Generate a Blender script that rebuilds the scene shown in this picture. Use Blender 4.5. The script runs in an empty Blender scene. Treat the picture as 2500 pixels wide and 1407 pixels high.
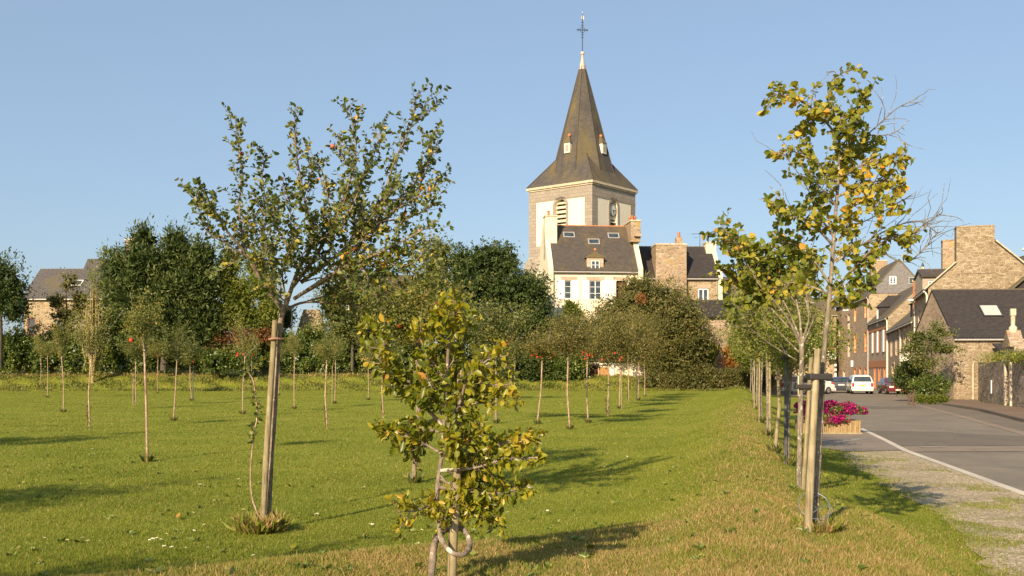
import bpy, math, random
import numpy as np
from mathutils import Vector, Matrix
R = math.radians
random.seed(7)
RNG = np.random.default_rng(11)
scene = bpy.context.scene
COL = scene.collection
F = 2500.0; CX = 1250.0; HY = 903.0; CH = 1.7      # focal length in photo pixels, centre, horizon row, eye height

# ---------------------------------------------------------------- camera, sky, sun, exposure
cam = bpy.data.cameras.new('camera'); camo = bpy.data.objects.new('camera', cam); COL.objects.link(camo)
camo.location = (0, 0, CH); camo.rotation_euler = (R(90), 0, 0)
cam.lens = 36; cam.sensor_width = 36; cam.shift_y = 0.0798; cam.clip_end = 6000; cam.clip_start = 0.1
scene.camera = camo
SUN_EL, SUN_AZ = 27.0, 25.0
w = bpy.data.worlds.new('World'); scene.world = w; w.use_nodes = True
nt = w.node_tree; nt.nodes.clear()
sky = nt.nodes.new('ShaderNodeTexSky'); sky.sky_type = 'NISHITA'; sky.sun_disc = False
sky.sun_elevation = R(SUN_EL); sky.sun_rotation = R(180 + SUN_AZ)
sky.altitude = 0; sky.air_density = 1.0; sky.dust_density = 1.3; sky.ozone_density = 2.2
bg = nt.nodes.new('ShaderNodeBackground'); bg.inputs[1].default_value = 0.092
wo = nt.nodes.new('ShaderNodeOutputWorld')
hs = nt.nodes.new('ShaderNodeMix'); hs.data_type = 'RGBA'; hs.inputs[0].default_value = 0.48; hs.inputs[7].default_value = (3.15, 4.2, 5.55, 1)
nt.links.new(sky.outputs[0], hs.inputs[6]); nt.links.new(hs.outputs[2], bg.inputs[0]); nt.links.new(bg.outputs[0], wo.inputs[0])
sl = bpy.data.lights.new('sun', 'SUN'); sl.energy = 5.0; sl.angle = R(0.5); sl.color = (1.0, 0.82, 0.57)
so = bpy.data.objects.new('sun', sl); COL.objects.link(so)
so.rotation_euler = (R(90 - SUN_EL), 0, R(-SUN_AZ))
scene.view_settings.view_transform = 'Standard'; scene.view_settings.look = 'None'
scene.view_settings.gamma = 1.0; scene.view_settings.exposure = 0.60
scene.render.engine = 'CYCLES'
scene.cycles.max_bounces = 6; scene.cycles.transparent_max_bounces = 4

# ---------------------------------------------------------------- materials
def nodes(name):
    m = bpy.data.materials.new(name); m.use_nodes = True
    n = m.node_tree; n.nodes.clear(); return m, n
def N(n, t, **kw):
    x = n.nodes.new(t)
    for k, v in kw.items():
        if k.startswith('i_'): x.inputs[k[2:].replace('_', ' ')].default_value = v
        else: setattr(x, k, v)
    return x
def L(n, a, b): n.links.new(a, b)
def ramp(n, fac, stops, interp='LINEAR'):
    r = n.nodes.new('ShaderNodeValToRGB'); r.color_ramp.interpolation = interp
    e = r.color_ramp.elements
    while len(e) < len(stops): e.new(0.5)
    for k, (p, c) in enumerate(stops): e[k].position = p; e[k].color = (*c, 1)
    L(n, fac, r.inputs[0]); return r.outputs[0]
def mixc(n, fac, a, b, mode='MIX'):
    m = n.nodes.new('ShaderNodeMix'); m.data_type = 'RGBA'; m.blend_type = mode
    for s, v in ((m.inputs[0], fac), (m.inputs[6], a), (m.inputs[7], b)):
        if isinstance(v, bpy.types.NodeSocket): L(n, v, s)
        elif isinstance(v, (int, float)): s.default_value = v
        else: s.default_value = (*v, 1)
    return m.outputs[2]
def finish(n, col, rough=0.8, bump=None, bstr=0.3, bdist=0.02, spec=0.3, metal=0.0, coat=0.0):
    b = N(n, 'ShaderNodeBsdfPrincipled'); o = N(n, 'ShaderNodeOutputMaterial')
    if isinstance(col, bpy.types.NodeSocket): L(n, col, b.inputs['Base Color'])
    else: b.inputs['Base Color'].default_value = (*col, 1)
    b.inputs['Roughness'].default_value = rough; b.inputs['Specular IOR Level'].default_value = spec
    b.inputs['Metallic'].default_value = metal; b.inputs['Coat Weight'].default_value = coat
    if bump is not None:
        bn = N(n, 'ShaderNodeBump'); bn.inputs['Strength'].default_value = bstr; bn.inputs['Distance'].default_value = bdist
        L(n, bump, bn.inputs['Height']); L(n, bn.outputs[0], b.inputs['Normal'])
    L(n, b.outputs[0], o.inputs[0]); return b
def coords(n, kind='UV', sc=(1, 1, 1)):
    t = N(n, 'ShaderNodeTexCoord'); m = N(n, 'ShaderNodeMapping'); m.inputs['Scale'].default_value = sc
    L(n, t.outputs[kind], m.inputs[0]); return m.outputs[0]
def noise(n, vec, scale, detail=4, rough=0.6):
    x = N(n, 'ShaderNodeTexNoise'); x.inputs['Scale'].default_value = scale; x.inputs['Detail'].default_value = detail
    x.inputs['Roughness'].default_value = rough
    if vec is not None: L(n, vec, x.inputs['Vector'])
    return x.outputs[0]
def M_plain(name, col, rough=0.6, var=0.12, sc=3.0, spec=0.3, metal=0, coat=0, bstr=0.1):
    m, n = nodes(name); v = coords(n, 'Object'); f = noise(n, v, sc, 5)
    c = ramp(n, f, [(0.3, tuple(x * (1 - var) for x in col)), (0.7, tuple(min(1, x * (1 + var)) for x in col))])
    finish(n, c, rough, f, bstr, 0.01, spec, metal, coat); return m
def M_stone(name, cols, mortar, su=3.2, sv=7.5, mort=0.05, bstr=0.8, patch=None):
    m, n = nodes(name); v0 = coords(n, 'UV')
    d = N(n, 'ShaderNodeTexNoise'); d.inputs['Scale'].default_value = 2.2; L(n, v0, d.inputs['Vector'])
    mx = N(n, 'ShaderNodeMix'); mx.data_type = 'VECTOR'; mx.inputs[0].default_value = 0.07
    L(n, v0, mx.inputs[4]); L(n, d.outputs['Color'], mx.inputs[5])
    mp = N(n, 'ShaderNodeMapping'); mp.inputs['Scale'].default_value = (su, sv, 1); L(n, mx.outputs[1], mp.inputs[0])
    vo = N(n, 'ShaderNodeTexVoronoi'); vo.voronoi_dimensions = '2D'; vo.inputs['Scale'].default_value = 1; L(n, mp.outputs[0], vo.inputs['Vector'])
    ve = N(n, 'ShaderNodeTexVoronoi'); ve.voronoi_dimensions = '2D'; ve.feature = 'DISTANCE_TO_EDGE'; ve.inputs['Scale'].default_value = 1; L(n, mp.outputs[0], ve.inputs['Vector'])
    sp = N(n, 'ShaderNodeSeparateColor'); L(n, vo.outputs['Color'], sp.inputs[0])
    k = len(cols); c = ramp(n, sp.outputs[0], [(i / max(1, k - 1), cc) for i, cc in enumerate(cols)])
    f = noise(n, v0, 9, 6, 0.7)
    c = mixc(n, 0.5, c, ramp(n, f, [(0.3, (0.35, 0.33, 0.3)), (0.7, (1, 1, 1))]), 'MULTIPLY')
    c = mixc(n, ramp(n, ve.outputs[0], [(0.0, (1, 1, 1)), (mort * 2, (0, 0, 0))]), c, mortar)
    big = noise(n, v0, 0.45, 4)
    c = mixc(n, 0.35, c, ramp(n, big, [(0.35, (0.62, 0.6, 0.56)), (0.65, (1, 1, 1))]), 'MULTIPLY')
    if patch:
        c = mixc(n, ramp(n, noise(n, v0, 1.1, 5, 0.7), [(0.52, (0, 0, 0)), (0.66, (0.8, 0.8, 0.8))]), c, patch)
    finish(n, c, 0.9, ramp(n, ve.outputs[0], [(0, (0, 0, 0)), (0.18, (1, 1, 1))]), bstr, 0.03, 0.15); return m
def M_blocks(name, c1, c2, mortar, w_=0.6, h=0.32, ms=0.012, var=0.3):
    m, n = nodes(name); v = coords(n, 'UV')
    b = N(n, 'ShaderNodeTexBrick'); b.inputs['Scale'].default_value = 1; b.inputs['Brick Width'].default_value = w_; b.inputs['Row Height'].default_value = h
    b.inputs['Mortar Size'].default_value = ms; b.inputs['Color1'].default_value = (*c1, 1); b.inputs['Color2'].default_value = (*c2, 1); b.inputs['Mortar'].default_value = (*mortar, 1)
    L(n, v, b.inputs['Vector'])
    f = noise(n, v, 5, 6, 0.7)
    c = mixc(n, var, b.outputs['Color'], ramp(n, f, [(0.3, (0.4, 0.38, 0.35)), (0.7, (1, 1, 1))]), 'MULTIPLY')
    finish(n, c, 0.9, b.outputs['Fac'], -0.4, 0.01, 0.15); return m
def M_slate(name, base, moss=None, mossamt=0.5, big=0.35, dark=None):
    m, n = nodes(name); v = coords(n, 'UV')
    b = N(n, 'ShaderNodeTexBrick'); b.inputs['Scale'].default_value = 1; b.inputs['Brick Width'].default_value = 0.22; b.inputs['Row Height'].default_value = 0.13
    b.inputs['Mortar Size'].default_value = 0.008; b.inputs['Bias'].default_value = 0.1
    b.inputs['Color1'].default_value = (*base, 1); b.inputs['Color2'].default_value = (*[x * 1.5 for x in base], 1); b.inputs['Mortar'].default_value = (*[x * 0.5 for x in base], 1)
    L(n, v, b.inputs['Vector'])
    c = mixc(n, 0.5, b.outputs['Color'], ramp(n, noise(n, v, 6, 7, 0.75), [(0.3, (0.45, 0.45, 0.45)), (0.7, (1, 1, 1))]), 'MULTIPLY')
    if moss:
        k = noise(n, coords(n, 'UV', (1, 0.5, 1)), big, 7, 0.72)
        c = mixc(n, ramp(n, k, [(0.62 - mossamt * 0.3, (0, 0, 0)), (0.72 - mossamt * 0.2, (0.85, 0.85, 0.85))]), c, mixc(n, noise(n, v, 14, 5, 0.8), [x * 0.35 for x in moss], [x * 1.5 for x in moss]))
    if dark:
        k = noise(n, coords(n, 'UV', (1.4, 0.5, 1)), 0.6, 5, 0.7)
        c = mixc(n, ramp(n, k, [(0.5, (0, 0, 0)), (0.62, (0.75, 0.75, 0.75))]), c, dark)
    finish(n, c, 0.78, b.outputs['Fac'], -0.35, 0.01, 0.3); return m
def M_plaster(name, col, stain, sc=0.6, amt=0.5, spots=None):
    m, n = nodes(name); v = coords(n, 'UV'); k = noise(n, v, sc, 7, 0.7)
    c = mixc(n, ramp(n, k, [(0.45, (0, 0, 0)), (0.75, (amt, amt, amt))]), col, stain)
    c = mixc(n, ramp(n, noise(n, coords(n, 'UV', (3, 0.35, 1)), 1.2, 4), [(0.55, (0, 0, 0)), (0.8, (amt * .6,) * 3)]), c, stain)
    if spots: c = mixc(n, ramp(n, noise(n, v, 5, 6, 0.7), [(0.6, (0, 0, 0)), (0.7, (0.7, 0.7, 0.7))]), c, spots)
    finish(n, c, 0.9, noise(n, v, 12, 4), 0.25, 0.01, 0.15); return m
def M_bark(name, c1, c2, sc=(30, 30, 7), spots=None, spotsc=26, rough=0.85):
    m, n = nodes(name); v = coords(n, 'Object', sc); f = noise(n, v, 1, 6, 0.7)
    c = ramp(n, f, [(0.36, c1), (0.62, c2)])
    c = mixc(n, .6, c, ramp(n, noise(n, coords(n, 'Object'), 5, 5, .7), [(.35, (.5, .48, .42)), (.6, (1, 1, 1))]), 'MULTIPLY')
    c = mixc(n, ramp(n, noise(n, coords(n, 'Object', (sc[0] * 2.2, sc[1] * 2.2, sc[2] * .5)), 1, 3, .5), [(.33, (.8, .8, .8)), (.38, (0, 0, 0))]), c, tuple(x * .3 for x in c1))
    if spots: c = mixc(n, ramp(n, noise(n, coords(n, 'Object'), spotsc, 2, 0.5), [(0.62, (0, 0, 0)), (0.66, (0.85, 0.85, 0.85))]), c, spots)
    finish(n, c, rough, f, 0.6, 0.008, 0.2); return m
def M_leaf(name, stops, rough=0.5, trans=0.35, tcol=(1.25, 1.2, 0.55), spec=0.35):
    m, n = nodes(name); a = N(n, 'ShaderNodeAttribute'); a.attribute_name = 'tone'
    c = ramp(n, a.outputs['Fac'], stops)
    v = coords(n, 'Object'); c = mixc(n, 0.35, c, ramp(n, noise(n, v, 60, 3), [(0.3, (0.55, 0.55, 0.5)), (0.7, (1, 1, 1))]), 'MULTIPLY')
    b = N(n, 'ShaderNodeBsdfPrincipled'); L(n, c, b.inputs['Base Color']); b.inputs['Roughness'].default_value = rough; b.inputs['Specular IOR Level'].default_value = spec
    t = N(n, 'ShaderNodeBsdfTranslucent'); L(n, mixc(n, 1.0, c, tcol, 'MULTIPLY'), t.inputs[0])
    x = N(n, 'ShaderNodeMixShader'); x.inputs[0].default_value = trans; L(n, b.outputs[0], x.inputs[1]); L(n, t.outputs[0], x.inputs[2])
    o = N(n, 'ShaderNodeOutputMaterial'); L(n, x.outputs[0], o.inputs[0]); return m
def M_glass(name, col=(0.03, 0.04, 0.05), rough=0.08):
    m, n = nodes(name); f = noise(n, coords(n, 'Object'), 1.5, 2)
    finish(n, ramp(n, f, [(0.3, col), (0.7, tuple(x * 2.2 for x in col))]), rough, None, spec=0.6); return m

GRN = [(0.0, (0.055, 0.085, 0.014)), (0.35, (0.105, 0.145, 0.02)), (0.6, (0.165, 0.205, 0.028)), (0.8, (0.30, 0.26, 0.06)), (1.0, (0.42, 0.32, 0.11))]
M = {}
M['lf_apple'] = M_leaf('apple_leaf', [(0, (0.076, 0.110, 0.022)), (0.45, (0.142, 0.173, 0.035)), (0.75, (0.304, 0.275, 0.057)), (0.93, (0.521, 0.403, 0.068)), (0.97, (1.193, 0.605, 0.035)), (1, (1.084, 0.293, 0.035))], 0.45, 0.25, (1.2, 1.15, 0.5))
M['lf_right'] = M_leaf('round_leaf', [(0, (0.131, 0.172, 0.027)), (0.4, (0.281, 0.286, 0.036)), (0.75, (0.509, 0.414, 0.056)), (0.92, (0.789, 0.514, 0.074)), (1, (0.822, 0.314, 0.061))], 0.5, 0.4)
M['lf_rdark'] = M_leaf('round_leaf_green', [(0, (0.120, 0.153, 0.022)), (0.5, (0.240, 0.260, 0.033)), (0.85, (0.440, 0.366, 0.049)), (1, (0.901, 0.428, 0.044))], 0.5, 0.3)
M['lf_beech'] = M_leaf('beech_leaf', [(0, (0.112, 0.144, 0.012)), (0.4, (0.270, 0.270, 0.018)), (0.72, (0.450, 0.380, 0.030)), (0.9, (0.585, 0.414, 0.045)), (1, (0.473, 0.207, 0.030))], 0.38, 0.35, spec=0.5)
M['lf_orch'] = M_leaf('orchard_leaf', [(0, (0.090, 0.115, 0.027)), (0.4, (0.169, 0.186, 0.038)), (0.75, (0.289, 0.265, 0.065)), (0.95, (0.433, 0.313, 0.085)), (1, (0.541, 0.300, 0.065))], 0.55, 0.3)
M['lf_hedge'] = M_leaf('hedge_leaf', [(0, (0.046, 0.074, 0.014)), (0.5, (0.115, 0.161, 0.025)), (0.85, (0.215, 0.253, 0.042)), (1, (0.368, 0.307, 0.070))], 0.42, 0.15, spec=0.6)
M['lf_dark'] = M_leaf('dark_needle', [(0, (0.030, 0.050, 0.012)), (0.5, (0.075, 0.105, 0.022)), (0.9, (0.14, 0.16, 0.035)), (1, (0.20, 0.18, 0.05))], 0.6, 0.12)
M['lf_row'] = M_leaf('russet_fruit_leaf', [(0, (0.085, 0.085, 0.025)), (0.4, (0.155, 0.145, 0.035)), (0.75, (0.25, 0.21, 0.055)), (0.95, (0.36, 0.24, 0.07)), (1, (0.42, 0.2, 0.06))], 0.55, 0.3)
M['lf_deep'] = M_leaf('deep_green_leaf', [(0, (0.035, 0.058, 0.016)), (0.5, (0.075, 0.11, 0.028)), (0.85, (0.15, 0.175, 0.045)), (1, (0.26, 0.23, 0.07))], 0.5, 0.2)
M['lf_mid'] = M_leaf('bush_leaf', [(0, (0.063, 0.083, 0.019)), (0.5, (0.134, 0.153, 0.033)), (0.85, (0.242, 0.230, 0.057)), (1, (0.357, 0.255, 0.077))], 0.5, 0.2)
M['lf_yel'] = M_leaf('yellow_green_leaf', [(0, (0.105, 0.137, 0.023)), (0.5, (0.210, 0.247, 0.037)), (0.85, (0.378, 0.367, 0.063)), (1, (0.525, 0.441, 0.084))], 0.5, 0.35)
M['lf_red'] = M_leaf('rusty_leaf', [(0, (0.11, 0.07, 0.025)), (0.5, (0.26, 0.10, 0.03)), (1, (0.42, 0.17, 0.05))], 0.6, 0.2)
M['lf_orange'] = M_leaf('orange_leaf', [(0, (0.30, 0.10, 0.02)), (0.5, (0.50, 0.19, 0.03)), (1, (0.55, 0.30, 0.06))], 0.6, 0.25)
M['lf_brown'] = M_leaf('brown_hedge_leaf', [(0, (0.076, 0.076, 0.023)), (0.5, (0.151, 0.151, 0.038)), (0.85, (0.227, 0.189, 0.057)), (1, (0.328, 0.202, 0.076))], 0.55, 0.15)
M['petal'] = M_leaf('magenta_petal', [(0, (0.12, 0.004, 0.05)), (0.5, (0.42, 0.008, 0.15)), (1, (0.62, 0.02, 0.26))], 0.5, 0.25, (1.2, 0.8, 1.0))
M['bark_grey'] = M_bark('grey_bark', (0.13, 0.105, 0.075), (0.34, 0.28, 0.205), spots=(0.5, 0.46, 0.38))
M['bark_apple'] = M_bark('apple_bark', (0.15, 0.11, 0.075), (0.36, 0.27, 0.19), spots=(0.42, 0.36, 0.28), spotsc=45)
M['bark_beech'] = M_bark('beech_bark', (0.17, 0.13, 0.10), (0.36, 0.285, 0.22), sc=(18, 18, 18), spots=(0.66, 0.60, 0.46), spotsc=17)
M['bark_young'] = M_bark('young_bark', (0.25, 0.15, 0.10), (0.55, 0.38, 0.27), sc=(25, 25, 9), spots=(0.62, 0.5, 0.4), spotsc=20)
M['bark_dark'] = M_bark('dark_bark', (0.05, 0.042, 0.032), (0.16, 0.13, 0.10))
M['twig_pale'] = M_bark('pale_twig', (0.30, 0.22, 0.09), (0.50, 0.38, 0.18))
M['stake'] = M_bark('weathered_stake', (0.20, 0.16, 0.085), (0.44, 0.36, 0.21), sc=(40, 40, 2.5))
M['stake_dark'] = M_bark('old_grey_stake', (0.06, 0.06, 0.06), (0.18, 0.17, 0.16), sc=(40, 40, 2.5))
M['stake_new'] = M_bark('honey_stake', (0.27, 0.21, 0.12), (0.47, 0.39, 0.25), sc=(40, 40, 2.5))
M['rubber'] = M_plain('tie_rubber', (0.32, 0.17, 0.11), 0.7); M['rubber_dk'] = M_plain('dark_tie', (0.035, 0.03, 0.028), 0.6)
M['wire'] = M_plain('wire', (0.3, 0.3, 0.3), 0.4, metal=0.6)
M['apple_red'] = M_plain('apple_skin', (0.58, 0.05, 0.022), 0.4, 0.6, 9); M['apple_dull'] = M_plain('dull_apple_skin', (0.36, 0.10, 0.05), 0.45, 0.5, 12); M['apple_yel'] = M_plain('apple_skin_yellow', (0.75, 0.48, 0.10), 0.4, 0.2, 12)
M['rubble'] = M_stone('tan_rubble', [(0.25, 0.175, 0.11), (0.40, 0.30, 0.19), (0.33, 0.245, 0.16), (0.52, 0.42, 0.29), (0.29, 0.20, 0.13)], (0.54, 0.45, 0.32), 3.6, 11.0, 0.05)
M['rubble_far'] = M_stone('warm_rubble', [(0.30, 0.22, 0.14), (0.52, 0.40, 0.25), (0.40, 0.26, 0.14), (0.58, 0.47, 0.31)], (0.50, 0.42, 0.30), 3.0, 5.5, 0.05)
M['rubble_dk'] = M_stone('brown_rubble', [(0.32, 0.21, 0.14), (0.56, 0.41, 0.29), (0.40, 0.29, 0.21), (0.66, 0.51, 0.37)], (0.54, 0.42, 0.30), 3.2, 7.0, 0.05, 0.35)
M['rubble_wall'] = M_stone('garden_wall_stone', [(0.22, 0.17, 0.13), (0.44, 0.34, 0.26), (0.30, 0.23, 0.18), (0.62, 0.50, 0.39)], (0.50, 0.41, 0.32), 3.0, 6.5, 0.05, 0.8)
M['chim'] = M_stone('chimney_rubble', [(0.30, 0.22, 0.15), (0.48, 0.35, 0.24), (0.40, 0.25, 0.16), (0.58, 0.46, 0.34)], (0.52, 0.43, 0.31), 3.2, 6.5, 0.05, 0.7, patch=(0.42, 0.29, 0.08))
M['granite'] = M_blocks('granite_blocks', (0.33, 0.275, 0.22), (0.40, 0.34, 0.275), (0.19, 0.155, 0.12))
M['granite_pk'] = M_blocks('pink_granite', (0.50, 0.37, 0.27), (0.58, 0.45, 0.33), (0.35, 0.27, 0.2), 0.4, 0.3)
M['cream'] = M_plaster('cream_render', (0.82, 0.73, 0.56), (0.72, 0.58, 0.40), 0.5, 0.45)
M['house_pl'] = M_plaster('pale_render', (0.82, 0.71, 0.54), (0.66, 0.49, 0.32), 0.7, 0.6, spots=(0.55, 0.42, 0.27))
M['cream2'] = M_plaster('chimney_render', (0.76, 0.68, 0.50), (0.60, 0.45, 0.2), 1.0, 0.5)
M['grey_pl'] = M_plaster('grey_render', (0.40, 0.33, 0.26), (0.28, 0.22, 0.17), 0.7, 0.6)
M['slate_sp'] = M_slate('spire_slate', (0.085, 0.072, 0.062), (0.15, 0.115, 0.05), 0.55, 0.30, dark=(0.06, 0.052, 0.05))
M['slate_br'] = M_slate('lichened_slate', (0.078, 0.064, 0.054), (0.14, 0.10, 0.05), 0.42, 0.5)
M['slate_dk'] = M_slate('dark_slate', (0.042, 0.035, 0.033))
M['slate_gr'] = M_slate('grey_slate', (0.19, 0.175, 0.17), (0.25, 0.2, 0.1), 0.0)
M['slate_f'] = M_slate('farm_slate', (0.095, 0.085, 0.08), (0.14, 0.11, 0.06), 0.3)
M['slate_mo'] = M_slate('mossy_slate', (0.11, 0.09, 0.07), (0.17, 0.125, 0.05), 0.6, 0.5)
M['terra'] = M_plain('terracotta', (0.52, 0.19, 0.085), 0.8, 0.35, 6); M['brick'] = M_blocks('red_brick', (0.50, 0.17, 0.075), (0.58, 0.24, 0.10), (0.42, 0.28, 0.18), 0.22, 0.075, 0.008)
M['quoin'] = M_blocks('brick_and_tuffeau', (0.72, 0.50, 0.28), (0.52, 0.18, 0.08), (0.45, 0.28, 0.17), 0.9, 0.34, 0.01, 0.2)
M['lead'] = M_plain('pale_lead', (0.50, 0.42, 0.36), 0.6); M['iron'] = M_plain('wrought_iron', (0.05, 0.045, 0.06), 0.5, metal=0.5)
M['white'] = M_plain('white_paint', (0.83, 0.81, 0.76), 0.5, 0.04); M['offwhite'] = M_plain('old_white_paint', (0.72, 0.66, 0.54), 0.6, 0.1)
M['zinc'] = M_plain('zinc_pipe', (0.50, 0.46, 0.42), 0.45, 0.1, metal=0.3); M['coping'] = M_plain('stone_coping', (0.55, 0.45, 0.32), 0.85, 0.3, 5)
M['glass'] = M_glass('window_glass'); M['glass_sky'] = M_plain('painted_sky_glass', (0.50, 0.47, 0.42), 0.25, 0.08, spec=0.6)  # pale colour on the skylight pane stands in for reflected sky
M['black'] = M_plain('painted_interior_shade', (0.02, 0.018, 0.016), 0.9); M['louvre'] = M_plain('louvre_slate', (0.66, 0.56, 0.41), 0.8, 0.15)  # near-black colour stands in for the shade inside openings
M['wood_tan'] = M_bark('tan_planks', (0.38, 0.20, 0.08), (0.55, 0.32, 0.14), sc=(14, 14, 1.5)); M['wood_dk'] = M_bark('brown_planks', (0.07, 0.03, 0.018), (0.15, 0.07, 0.04), sc=(14, 14, 1.5))
M['wood_red'] = M_plain('red_brown_frame', (0.20, 0.06, 0.035), 0.6); M['door_red'] = M_plain('red_door', (0.48, 0.04, 0.02), 0.5)
M['planter'] = M_bark('planter_slats', (0.30, 0.20, 0.09), (0.46, 0.33, 0.17), sc=(14, 14, 1.5))
M['yellow'] = M_plain('yellow_panel', (0.85, 0.70, 0.10), 0.4, 0.06); M['paleyel'] = M_plain('pale_yellow_panel', (0.82, 0.76, 0.42), 0.5, 0.08)
M['green_sign'] = M_plain('green_panel', (0.01, 0.09, 0.05), 0.4); M['metal_dk'] = M_plain('dark_metal', (0.06, 0.06, 0.06), 0.5, metal=0.3)
M['rust_post'] = M_plain('brown_post', (0.12, 0.07, 0.05), 0.7)
def M_paint(name, c): return M_plain(name, c, 0.3, 0.03, 2, 0.5, coat=0.7, bstr=0.0)
M['p_white'] = M_paint('white_car_paint', (0.80, 0.78, 0.72)); M['p_dark'] = M_paint('black_car_paint', (0.018, 0.02, 0.03)); M['p_red'] = M_paint('dark_red_car_paint', (0.13, 0.014, 0.022))
M['p_silver'] = M_paint('silver_car_paint', (0.6, 0.6, 0.58)); M['tyre'] = M_plain('tyre', (0.02, 0.02, 0.02), 0.8); M['rim'] = M_plain('wheel_rim', (0.5, 0.5, 0.5), 0.35, metal=0.7)
M['tail'] = M_plain('red_lens', (0.45, 0.02, 0.015), 0.25); M['lamp_w'] = M_plain('clear_lens', (0.75, 0.75, 0.72), 0.1, spec=0.8)
M['bumper'] = M_plain('cream_bumper', (0.66, 0.62, 0.52), 0.5); M['plate_y'] = M_plain('plate_yellow', (0.80, 0.55, 0.08), 0.4)

def M_ground():
    m, n = nodes('lawn_ground'); v = coords(n, 'Object'); a = N(n, 'ShaderNodeAttribute'); a.attribute_name = 'dry'
    f1 = noise(n, v, 0.5, 5, 0.65); f2 = noise(n, v, 9, 6, 0.75); f3 = noise(n, v, 45, 4, 0.8)
    g = ramp(n, f1, [(0.3, (0.19, 0.225, 0.026)), (0.5, (0.25, 0.27, 0.035)), (0.7, (0.32, 0.295, 0.055))])
    g = mixc(n, 0.75, g, ramp(n, f2, [(0.3, (0.5, 0.52, 0.45)), (0.5, (0.95, 0.95, 0.95)), (0.72, (1.3, 1.2, 1.0))]), 'MULTIPLY')
    g = mixc(n, 0.75, g, ramp(n, f3, [(0.3, (0.45, 0.5, 0.4)), (0.5, (0.95, 0.95, 0.95)), (0.75, (1.5, 1.35, 1.2))]), 'MULTIPLY')
    dcol = ramp(n, f2, [(0.3, (0.17, 0.15, 0.04)), (0.5, (0.32, 0.22, 0.085)), (0.75, (0.50, 0.34, 0.16))])
    dcol = mixc(n, 0.6, dcol, ramp(n, f3, [(0.3, (0.5, 0.5, 0.45)), (0.7, (1.2, 1.15, 1.1))]), 'MULTIPLY')
    k = N(n, 'ShaderNodeMath', operation='MULTIPLY_ADD'); L(n, noise(n, v, 1.6, 6, 0.75), k.inputs[0]); k.inputs[1].default_value = 2.2; k.inputs[2].default_value = -1.1
    s = N(n, 'ShaderNodeMath', operation='ADD', use_clamp=True); L(n, k.outputs[0], s.inputs[0]); L(n, a.outputs['Fac'], s.inputs[1])
    s2 = N(n, 'ShaderNodeMath', operation='MULTIPLY', use_clamp=True); L(n, s.outputs[0], s2.inputs[0]); s2.inputs[1].default_value = 1.0
    gate = N(n, 'ShaderNodeMath', operation='MULTIPLY', use_clamp=True); L(n, s2.outputs[0], gate.inputs[0])
    st = ramp(n, a.outputs['Fac'], [(0.02, (0.12, 0.12, 0.12)), (0.45, (1, 1, 1))]); L(n, st, gate.inputs[1])
    finish(n, mixc(n, gate.outputs[0], g, dcol), 0.9, f3, 0.5, 0.03, 0.1); return m
def M_asphalt(name, col, var=0.3):
    m, n = nodes(name); v = coords(n, 'Object'); f = noise(n, v, 60, 4, 0.8); g = noise(n, v, 0.5, 5, 0.7)
    c = ramp(n, f, [(0.3, tuple(x * 0.6 for x in col)), (0.5, col), (0.75, tuple(x * 1.7 for x in col))])
    c = mixc(n, var * 2, c, ramp(n, g, [(0.35, (0.72, 0.72, 0.72)), (0.65, (1.12, 1.1, 1.05))]), 'MULTIPLY')
    dv = N(n, 'ShaderNodeTexNoise'); dv.inputs['Scale'].default_value = 1.2; dv.inputs['Detail'].default_value = 6; L(n, v, dv.inputs['Vector'])
    mx = N(n, 'ShaderNodeMix'); mx.data_type = 'VECTOR'; mx.inputs[0].default_value = 0.35; L(n, v, mx.inputs[4]); L(n, dv.outputs['Color'], mx.inputs[5])
    ve = N(n, 'ShaderNodeTexVoronoi'); ve.voronoi_dimensions = '2D'; ve.feature = 'DISTANCE_TO_EDGE'; ve.inputs['Scale'].default_value = 0.45; L(n, mx.outputs[1], ve.inputs['Vector'])
    c = mixc(n, ramp(n, ve.outputs[0], [(0.0, (.55, .55, .55)), (0.012, (0, 0, 0))]), c, tuple(x * .4 for x in col))
    st = noise(n, coords(n, 'Object', (1.2, .25, 1)), 1.1, 5, .7); c = mixc(n, .5, c, ramp(n, st, [(0.35, (0.8, 0.8, 0.8)), (0.6, (1.08, 1.07, 1.04))]), 'MULTIPLY')
    finish(n, c, 0.85, f, 0.3, 0.01, 0.3); return m
def M_gravel():
    m, n = nodes('gravel'); v = coords(n, 'Object'); vo = N(n, 'ShaderNodeTexVoronoi'); vo.inputs['Scale'].default_value = 42; L(n, v, vo.inputs['Vector'])
    sp = N(n, 'ShaderNodeSeparateColor'); L(n, vo.outputs['Color'], sp.inputs[0])
    c = ramp(n, sp.outputs[0], [(0, (0.22, 0.17, 0.11)), (0.5, (0.40, 0.315, 0.205)), (0.9, (0.54, 0.44, 0.30)), (1, (0.74, 0.64, 0.48))])
    g = noise(n, v, 1.0, 5, 0.7); c = mixc(n, 0.6, c, ramp(n, g, [(0.35, (0.7, 0.68, 0.62)), (0.65, (1.15, 1.1, 1.05))]), 'MULTIPLY')
    st = noise(n, coords(n, 'Object', (0.55, 1.0, 1)), 1.5, 8, 0.8)
    c = mixc(n, ramp(n, st, [(0.51, (0, 0, 0)), (0.60, (0.75, 0.75, 0.75))]), c, mixc(n, noise(n, v, 40, 3), (0.13, 0.125, 0.03), (0.34, 0.28, 0.10)))
    finish(n, c, 0.95, vo.outputs['Distance'], 0.5, 0.01, 0.2); return m
M['ground'] = M_ground(); M['gravel'] = M_gravel()
M['asphalt'] = M_asphalt('asphalt', (0.225, 0.185, 0.138)); M['asphalt_dk'] = M_asphalt('asphalt_patch', (0.165, 0.135, 0.10), 0.2)
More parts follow.
